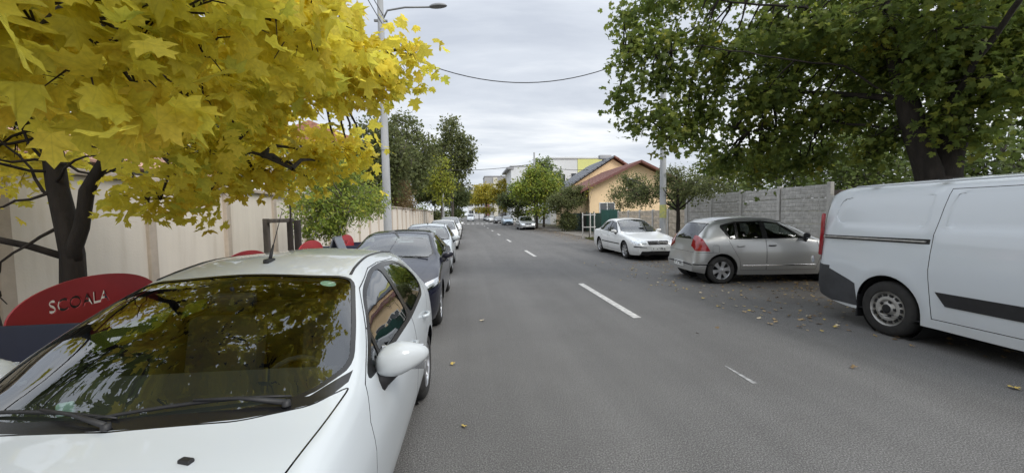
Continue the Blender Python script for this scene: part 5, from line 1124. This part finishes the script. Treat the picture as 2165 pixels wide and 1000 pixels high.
# shrubs and trees behind the grey fence
for i, (x, y, h, r, m_, sd, lab) in enumerate([
   (12.4, 11.6, 3.7, 1.7, HEDGE_LEAF, 31, 'green shrubby tree leaning over the grey fence near the van'), (12.3, 14.8, 3.9, 1.7, HEDGE_LEAF, 32, 'mid green shrubby tree above the middle of the grey fence'), (12.2, 18.4, 3.7, 1.8, G_SMALL, 33, 'olive shrubby tree above the far end of the grey fence'),
   (13.0, 8.4, 3.3, 1.8, HEDGE_LEAF, 34, 'light green hedge tree behind the van roof'), (13.8, 5.4, 3.2, 2.0, HEDGE_LEAF, 35, 'olive hedge tree at the right picture edge behind the van'), (14.4, 13.0, 5.4, 2.2, G_DARK, 36, 'tall dark tree behind the shrubs over the grey fence'), (12.9, 22.5, 2.6, 1.3, G_DARK, 37, 'dark shrub behind the cream fence')]):
    make_tree('shrub_tree', lab, (x, y, 0), [([(0, 0, 0), (0, 0, h*.5), (.1, .1, h*.9)], .09, .03)], RL((0, 0, 0), [((0, 0, h*.72), (r, r, h*.32), 230), ((-.5, -.6, h*.5), (r*.8, r*.8, h*.3), 110), ((.3, .7, h*.98), (r*.8, r*.9, h*.22), 110)]), m_, 'lime', .12, 11, .35, M_BARK2, sd, .45, .4, group='shrubs behind the right fences', tuft=.12, twig_r=.008)
# trees further down both sides
def far_tree(name, label, x, y, h, r, m_, sd, z0=.32, n=150, leaf=.30, bark=M_BARK2, tr=.18, group=None, per=10, sparse=1.0):
    make_tree(name, label, (x, y, 0), [([(0, 0, 0), (.1, 0, h*.35), (0, .1, h*.6), (.1, 0, h*.92)], tr, .05), ([(0, 0, h*.38), (-r*.5, .2, h*.6), (-r*.7, .2, h*.75)], tr*.5, .04), ([(0, 0, h*.42), (r*.5, -.3, h*.65), (r*.65, -.2, h*.8)], tr*.5, .04), ([(0, 0, h*.5), (.1, r*.5, h*.75)], tr*.4, .04)],
      RL((0, 0, 0), [((0, 0, h*.62), (r*.75, r*.75, h*.22), int(n*sparse)), ((-r*.55, 0, h*.62), (r*.5, r*.6, h*.2), int(n*.5*sparse)), ((r*.5, -.2, h*.66), (r*.5, r*.6, h*.2), int(n*.5*sparse)), ((0, .1, h*.87), (r*.55, r*.6, h*.14), int(n*.45*sparse)), ((r*.1, -.3, h*(z0+.08)), (r*.6, r*.6, h*.1), int(n*.3))]), m_, 'oval', leaf, per, .8, bark, sd, .4, .2, tuft=.32, twig_r=.02, limb_seg=7, group=group)
LT = 'trees along the left side'
far_tree('street_tree', 'airy tall green tree behind the school wall beyond the left pole', -7.0, 46, 13.2, 4.6, G_SMALL, 41, n=260, leaf=.36, group=LT, sparse=.9)
far_tree('street_tree', 'tall olive round-headed tree left of the vanishing point', -2.4, 66, 17.5, 4.6, G_SMALL, 42, n=280, leaf=.46, tr=.28, group=LT)
far_tree('street_tree', 'mid-height green tree filling the gap beside the left pole', -7.2, 34, 9.6, 3.6, G_SMALL, 43, n=300, leaf=.28, group=LT)
far_tree('street_tree', 'yellow-green young tree before the tall round-headed tree', -3.2, 50, 9.2, 2.1, LIME_LEAF, 44, n=70, leaf=.30, group=LT, tr=.10)
far_tree('street_tree', 'low dark tree at the far left road end', -3.0, 92, 9.5, 4.0, G_DARK, 45, n=260, leaf=.46, group=LT, z0=.15)
far_tree('street_tree', 'dark conifer-like tree peeping over the yellow maple', -14.0, 26, 10.5, 2.2, G_DARK, 46, n=140, leaf=.26, group=LT)
make_tree('rust_creeper', 'rust-brown creeper bush spilling over the far school wall', (-6.3, 37, 0), [([(0, 0, 0), (0, 0, 2.0), (.2, .3, 3.5)], .07, .02)], RL((0, 0, 0), [((0, 0, 3.8), (1.4, 2.8, 1.6), 240), ((.3, 3.5, 3.0), (1.1, 2.6, 1.1), 150), ((.2, -2, 2.9), (.9, 1.6, .9), 80)]), RUST_LEAF, 'oval', .18, 10, .4, M_BARK2, 47, .4, .3, cat='bush', tuft=.2)
make_tree('wall_shrub', 'green shrub behind the school wall under the yellow maple', (-8.0, 8.4, 0), [([(0, 0, 0), (0, 0, 2.0)], .07, .03)], RL((0, 0, 0), [((0, 0, 2.9), (1.2, 3.0, .9), 160), ((0, 3.0, 3.2), (1.0, 2.0, .8), 80)]), G_DARK, 'oval', .15, 10, .4, M_BARK2, 48, cat='bush', tuft=.18)
far_tree('street_tree', 'broad green tree filling the gap over the far end of the school wall', -8.6, 62, 11.5, 4.8, HEDGE_LEAF, 71, n=260, leaf=.42, group=LT, z0=.12)
far_tree('street_tree', 'rounded green tree low beyond the far school wall', -6.4, 80, 9.5, 4.2, G_SMALL, 72, n=260, leaf=.46, group=LT, z0=.1)
RT = 'trees along the right side'
far_tree('street_tree', 'bright yellow-green tree beside the far right pole', 8.0, 46, 7.2, 3.1, G_FRESH, 51, n=260, leaf=.26, group=RT, z0=.2)
far_tree('street_tree', 'yellow-tinged tall tree behind the far right pole', 9.6, 50, 8.8, 2.9, HEDGE_LEAF, 52, n=200, leaf=.28, group=RT)
far_tree('street_tree', 'dark spreading tree beyond the silver-grey sedan', 7.4, 58, 6.0, 3.2, G_DARK, 53, n=240, leaf=.30, group=RT, z0=.2)
make_tree('hedge_bush', 'round clipped dark green bush at the far right verge', (9.3, 36.5, 0), [([(0, 0, 0), (0, 0, 1.5), (0, 0, 3.0)], .08, .03)], RL((0, 0, 0), [((0, 0, 1.0), (1.1, 1.1, 1.0), 190), ((.1, 0, 2.9), (1.9, 1.9, 1.1), 320), ((.6, 0, 3.7), (1.4, 1.4, .6), 150), ((-1.1, .4, 2.6), (1.0, 1.1, .9), 120)]), G_SMALL, 'oval', .16, 11, .35, M_BARK2, 54, cat='bush', tuft=.15)
for k, (x, y, h, r) in enumerate([(3.4, 118, 11.0, 5.0), (8.0, 108, 11.5, 5.0), (2.0, 146, 12.5, 5.6), (-5.5, 130, 9, 4.5)]):
    far_tree('yellow_tree', ('golden tree at the left of the distant row', 'golden tree beside the white building', 'golden tree closing the road end', 'dull golden tree beyond the left road edge')[k], x+2.2, y, h, r, YG_LEAF if k < 3 else G_SMALL, 60+k, n=150, leaf=.55, group='golden trees at the road end', z0=.2)
make_tree('staked_sapling', 'bare staked sapling on the right verge by the grass patch', (7.95, 25.6, 0), [([(0, 0, 0), (.02, 0, 1.5), (0, 0, 3.0), (.03, 0, 4.2)], .03, .01), ([(0, 0, 2.2), (.3, .2, 3.2)], .012, .005)], RL((0, 0, 0), [((0, 0, 3.4), (.4, .4, .7), 12)]), YG_LEAF, 'oval', .09, 5, .25, M_BARK2, 70, wood=False)
gd = tag(empty('sapling_guard', (7.95, 25.6, 0)), 'pale wooden guard of three stakes around the staked sapling', 'tree guard')
for k in range(3):
    a = 2.09*k+.4; boxo('stake', (.45*math.cos(a), .45*math.sin(a), .85), (.06, .06, 1.7), M_POST, gd, .006)
for z in (.75, 1.55): boxo('crossbar', (0, -.05, z), (.85, .04, .06), M_POST, gd, .005)

# ------------------------------------------------------------------ poles, lamp and cables
M_POLE = mat('pole_concrete', (0.40, 0.41, 0.42), 0.85, var=0.2, vscale=2.5, bump=0.2, bscale=40, stretch=(1, 1, .2), detail=8)
M_LAMPH = mat('lamp_housing', (0.20, 0.205, 0.21), 0.5, 0.4); M_WIRE = mat('cable_black', (0.02, 0.02, 0.022), 0.7); M_POSTER = mat('torn_poster_yellow', (0.55, 0.52, 0.12), .8, col2=(.3, .33, .2), vscale=9)
def pole(label, x, y, h, r0, r1, cat='pole', name='utility_pole', square=False):
    root = tag(empty(name, (x, y, 0)), label, cat, 'utility poles'); bm = bmesh.new()
    tube(bm, [(0, 0, -.2), (0, 0, h*.33), (0, 0, h*.66), (0, 0, h)], [r0, r0+(r1-r0)*.33, r0+(r1-r0)*.66, r1], 20); o = from_bm('pole_shaft', bm, M_POLE, root, 50)
    bm = bmesh.new(); lathe(bm, [(h*.42, r0+(r1-r0)*.42+.006), (h*.42+.04, r0+(r1-r0)*.42+.006)], 'z', 20); from_bm('band', bm, M_LAMPH, root); boxo('bracket', (0, 0, h-.9), (.5, .08, .08), M_LAMPH, root, .01)
    return root
pl = pole('tall grey concrete street lamp pole on the left pavement', -3.1, 16.1, 10.0, .165, .11, 'lamp post', 'street_lamp')
bm = bmesh.new(); tube(bm, [(0, 0, 9.0), (.25, .02, 9.5), (.9, .1, 9.68), (1.9, .2, 9.78)], .035, 8); from_bm('lamp_arm', bm, M_LAMPH, pl)
bm = bmesh.new(); bmesh.ops.create_uvsphere(bm, u_segments=16, v_segments=10, radius=1)
for v in bm.verts: v.co = Vector((v.co.x*.36, v.co.y*.15, (v.co.z*.12 if v.co.z > 0 else v.co.z*.05)))
from_bm('lamp_head', bm, M_LAMPH, pl, 50, (2.15, .22, 9.82), (0, R(-6), 0))
pr = pole('grey concrete pole with torn yellow poster behind the white sedan', 8.0, 15.7, 9.2, .135, .10)
bm = bmesh.new(); lathe(bm, [(1.42, .139), (1.95, .137)], 'z', 20); bmesh.ops.delete(bm, geom=[f for f in bm.faces if f.calc_center_median().y > .03], context='FACES'); from_bm('poster', bm, M_POSTER, pr)
pole('far grey utility pole rising above the yellow-green tree', 8.0, 47, 8.9, .15, .09); pole('short pale lamp pole far along the left row', -3.1, 53, 5.6, .16, .12)
pole('distant pale pole beyond the short lamp pole', -3.1, 82, 8.0, .16, .12)
def cable(label, pts, r=.014, group='overhead cables'):
    bm = bmesh.new(); tube(bm, pts, r, 6); o = from_bm('overhead_cable', bm, M_WIRE); return tag(o, label, 'cable', group)
def sagline(a, b, sag, n=24): return [tuple(np.array(a)*(1-t)+np.array(b)*t+np.array([0, 0, -4*sag*t*(1-t)])) for t in np.linspace(0, 1, n+1)]
cable('thick black cable sagging across the street between the two near poles', sagline((-3.1, 16.1, 8.25), (8.0, 15.7, 8.45), 1.52), .017)
cable('upper thin wire running from the left lamp pole towards the camera', sagline((-3.0, 16.1, 9.3), (-4.2, -14, 9.0), .5)); cable('lower thin wire running from the left lamp pole towards the camera', sagline((-3.0, 16.1, 8.9), (-3.7, -14, 8.7), .6))
cable('distant wire crossing the street at the far right pole', sagline((8.0, 47, 7.6), (-6, 49, 7.4), .5), .03); cable('distant wire leaving the far right pole to the houses', sagline((8.0, 47, 7.5), (16, 50, 7.2), .3), .03)

# ------------------------------------------------------------------ school barriers
M_SRED = mat('barrier_red', (0.44, 0.028, 0.036), 0.45, var=0.15, vscale=3); M_SNAVY = mat('barrier_navy', (0.012, 0.018, 0.045), 0.5, var=0.2, vscale=3); M_LIME = mat('sign_lime', (0.50, 0.58, 0.035), 0.5, var=0.08)
M_SIGNW = mat('sign_white', (0.66, 0.67, 0.68), 0.5); M_SIGNR = mat('sign_red', (0.38, 0.02, 0.03), 0.45); M_SIGNB = mat('sign_grey_back', (0.20, 0.22, 0.25), 0.5, .3)
def arc_panel_mesh():
    """red segment-topped sheet with the word cut out of it"""
    L_, h0, h1, th = 1.29, 0.30, 0.27, 0.012
    P = [(-L_/2, 0), (L_/2, 0)]+[(L_/2*math.cos(math.pi*k/28), h0+h1*math.sin(math.pi*k/28)**.9) for k in range(29)]
    bm = bmesh.new(); a = [bm.verts.new((x, z, -th/2)) for x, z in P]; b_ = [bm.verts.new((x, z, th/2)) for x, z in P]; n = len(P)
    bm.faces.new(a[::-1]); bm.faces.new(b_)
    for i in range(n): bm.faces.new((a[i], a[(i+1) % n], b_[(i+1) % n], b_[i]))
    bmesh.ops.remove_doubles(bm, verts=bm.verts[:], dist=1e-5)
    me = bpy.data.meshes.new('name_board'); bm.to_mesh(me); bm.free(); me.materials.append(M_SRED)
    try:
        tm = text_mesh('SCOALA', .128, .05, M_SRED, .004); to = bpy.data.objects.new('cutter', tm); COL.objects.link(to); to.location = (-.12, h0+.085, 0)
        po = bpy.data.objects.new('cut_base', me); COL.objects.link(po); md = po.modifiers.new('b', 'BOOLEAN'); md.object = to; md.operation = 'DIFFERENCE'; md.solver = 'EXACT'; md.use_self = True
        bpy.context.view_layer.update(); dg = bpy.context.evaluated_depsgraph_get(); new = bpy.data.meshes.new_from_object(po.evaluated_get(dg))
        bpy.data.objects.remove(po); bpy.data.objects.remove(to)
        if len(new.polygons) > 40: me = new; me.name = 'name_board'
    except Exception as e: print('boolean failed', e)
    return me
ARC = arc_panel_mesh()
def tri(bm, s, x, d, z):
    vs = [bm.verts.new((x, y*s, z+zz*s)) for y, zz in ((-.5, -.29), (.5, -.29), (0, .577))]; f = bm.faces.new(vs)
    r = bmesh.ops.extrude_face_region(bm, geom=[f]); bmesh.ops.translate(bm, verts=[v for v in r['geom'] if isinstance(v, bmesh.types.BMVert)], vec=(d, 0, 0)); bmesh.ops.recalc_face_normals(bm, faces=bm.faces[:])
def barrier(y, label, x=-3.0):
    root = tag(empty('school_barrier', (x, y, .11)), label, 'barrier', 'school barriers along the kerb')
    link('name_board', ARC, root, (0, 0, .56), (PI/2, 0, PI/2))
    for s in (-1, 1): boxo('end_panel', (.02, s*.66, .47), (.98, .02, .86), M_SNAVY, root, .006)
    boxo('side_panel', (.43, 0, .42), (.02, 1.29, .74), M_LIME, root, .006); boxo('back_panel', (-.43, 0, .42), (.02, 1.29, .74), M_SNAVY, root, .006)
    bm = bmesh.new(); tri(bm, .52, .442, .006, .38); sg = from_bm('warning_sign', bm, M_SIGNR, root); bm = bmesh.new(); tri(bm, .40, .449, .004, .38); fc = from_bm('sign_face', bm, M_SIGNW, sg)
    bm = bmesh.new()
    for dy, k in ((-.05, 1.0), (.05, .8)):            # two walking children
        box(bm, (.4555, dy, .37*1.0+.02), (.003, .028*k, .075*k)); box(bm, (.4555, dy-.014, .315), (.003, .012, .06*k)); box(bm, (.4555, dy+.016, .315), (.003, .012, .06*k)); lathe(bm, [(.454, .016*k), (.457, .016*k), (.4571, .0005)], 'x', 10, 0, (0, dy, .435*1.0-.01*(1-k)*4))
    from_bm('walking_figures', bm, M_INK, sg)
    for s in (-1, 1): boxo('foot', (.0, s*.60, .02), (.7, .06, .04), M_SNAVY, root, .005)
    return root
barrier(3.55, 'red-topped school barrier with cut-out lettering beside the nearest white car')
barrier(5.80, 'second red-topped school barrier, its arc showing over the white roof'); barrier(8.05, 'third red-topped school barrier by the timber stake frame'); barrier(10.3, 'farthest red-topped school barrier under the green tree')
ab = tag(empty('folding_sign', (-2.85, 9.15, .11), PI/2), 'grey tent-shaped folding sign between the third and farthest barriers', 'sign')
bm = bmesh.new()
for s in (-1, 1): box(bm, (0, s*.21, .57), (.5, .03, 1.18), Matrix.Rotation(s*R(20), 3, 'X'), .006)
from_bm('board', bm, M_SIGNB, ab); boxo('hinge', (0, 0, 1.125), (.5, .05, .03), M_SIGNB, ab)

# ------------------------------------------------------------------ fallen leaves
FL = [mat('fallen_leaf_tan', (.40, .28, .14), .8, var=.3, vscale=30), mat('fallen_leaf_yellow', (.50, .36, .08), .7, var=.3, vscale=30), mat('fallen_leaf_brown', (.20, .12, .06), .85, var=.3, vscale=30), mat('fallen_leaf_pale', (.52, .44, .30), .8, var=.3, vscale=30)]
V_, F_ = leaf_template('maple'); V_ = V_.copy(); V_[:, 2] = .06*np.sin(V_[:, 0]*9)+.05*np.cos(V_[:, 1]*6)+.10
LM = [np_mesh('fallen_leaf', V_, F_, m_) for m_ in FL]
rgl = np.random.RandomState(77)
def fallen(x, y, k, label, s=None, group='fallen leaves on the asphalt'):
    o = link('fallen_leaf', LM[k], None, (x, y, .0), (rgl.uniform(-.25, .25), rgl.uniform(-.25, .25), rgl.uniform(0, 6.28))); q = s or rgl.uniform(.04, .07); o.scale = (q, q, q); o.location.z = .012
    return tag(o, label, 'leaf', group)
fallen(-.22, 4.45, 1, 'yellow leaf lying alone on the asphalt beside the nearest car wheel', .055); fallen(-.08, 3.1, 1, 'greenish yellow leaf alone on the dark asphalt nearest the bottom edge', .045)
fallen(.22, 6.25, 3, 'tiny pale leaf alone on the asphalt by the black-blue car', .07); fallen(4.9, 3.05, 1, 'orange-yellow leaf alone on the road below the van sill', .075)
for k in range(46):
    x = rgl.uniform(4.3, 5.4); y = rgl.uniform(4.6, 8.6); kk = int(rgl.choice([0, 0, 1, 2, 3])); fallen(x, y, kk, ('tan', 'yellow', 'dark brown', 'pale')[kk]+' fallen leaf on the road between van and silver hatchback')
for k in range(30):
    x = 5.0-abs(rgl.normal())*.5; y = rgl.uniform(8.0, 13.0); kk = int(rgl.choice([0, 0, 1, 3])); fallen(x, y, kk, ('tan', 'yellow', 'dark brown', 'pale')[kk]+' fallen leaf on the road beside the silver hatchback tail')
def litter(name, label, n, fx, fy, seed, mk):
    r_ = np.random.RandomState(seed); P = np.c_[fx(r_, n), fy(r_, n), np.full(n, .008)]; Nn = unit(np.c_[r_.normal(size=n)*.25, r_.normal(size=n)*.25, np.ones(n)]); D = np.c_[r_.normal(size=(n, 2)), np.zeros(n)]
    o = link(name, leaf_mesh(name, (V_, F_), P, Nn, unit(D), r_.uniform(.035, .065, n), mk)); tag(o, label, 'leaves', kind='stuff')
LIT = leaf_mat('leaf_litter', [(0.0, (.12, .08, .045)), (.5, (.28, .19, .09)), (.8, (.42, .32, .16)), (1.0, (.55, .42, .08))], .1)
litter('leaf_litter', 'brown leaf litter under the van and silver hatchback', 1500, lambda r_, n: 8.0-np.abs(r_.normal(size=n))*1.35, lambda r_, n: r_.uniform(-1, 13, n), 3, LIT)
litter('leaf_litter', 'sparse leaf litter along the right verge beyond the white sedan', 900, lambda r_, n: 8.2-np.abs(r_.normal(size=n))*1.0, lambda r_, n: r_.uniform(13, 45, n), 4, LIT)
litter('leaf_litter', 'yellow leaf litter on the left pavement under the maple', 500, lambda r_, n: r_.uniform(-5.4, -2.6, n), lambda r_, n: r_.uniform(0, 9, n), 5, LIT)
bpy.data.objects['leaf_litter.002'].location.z = .11
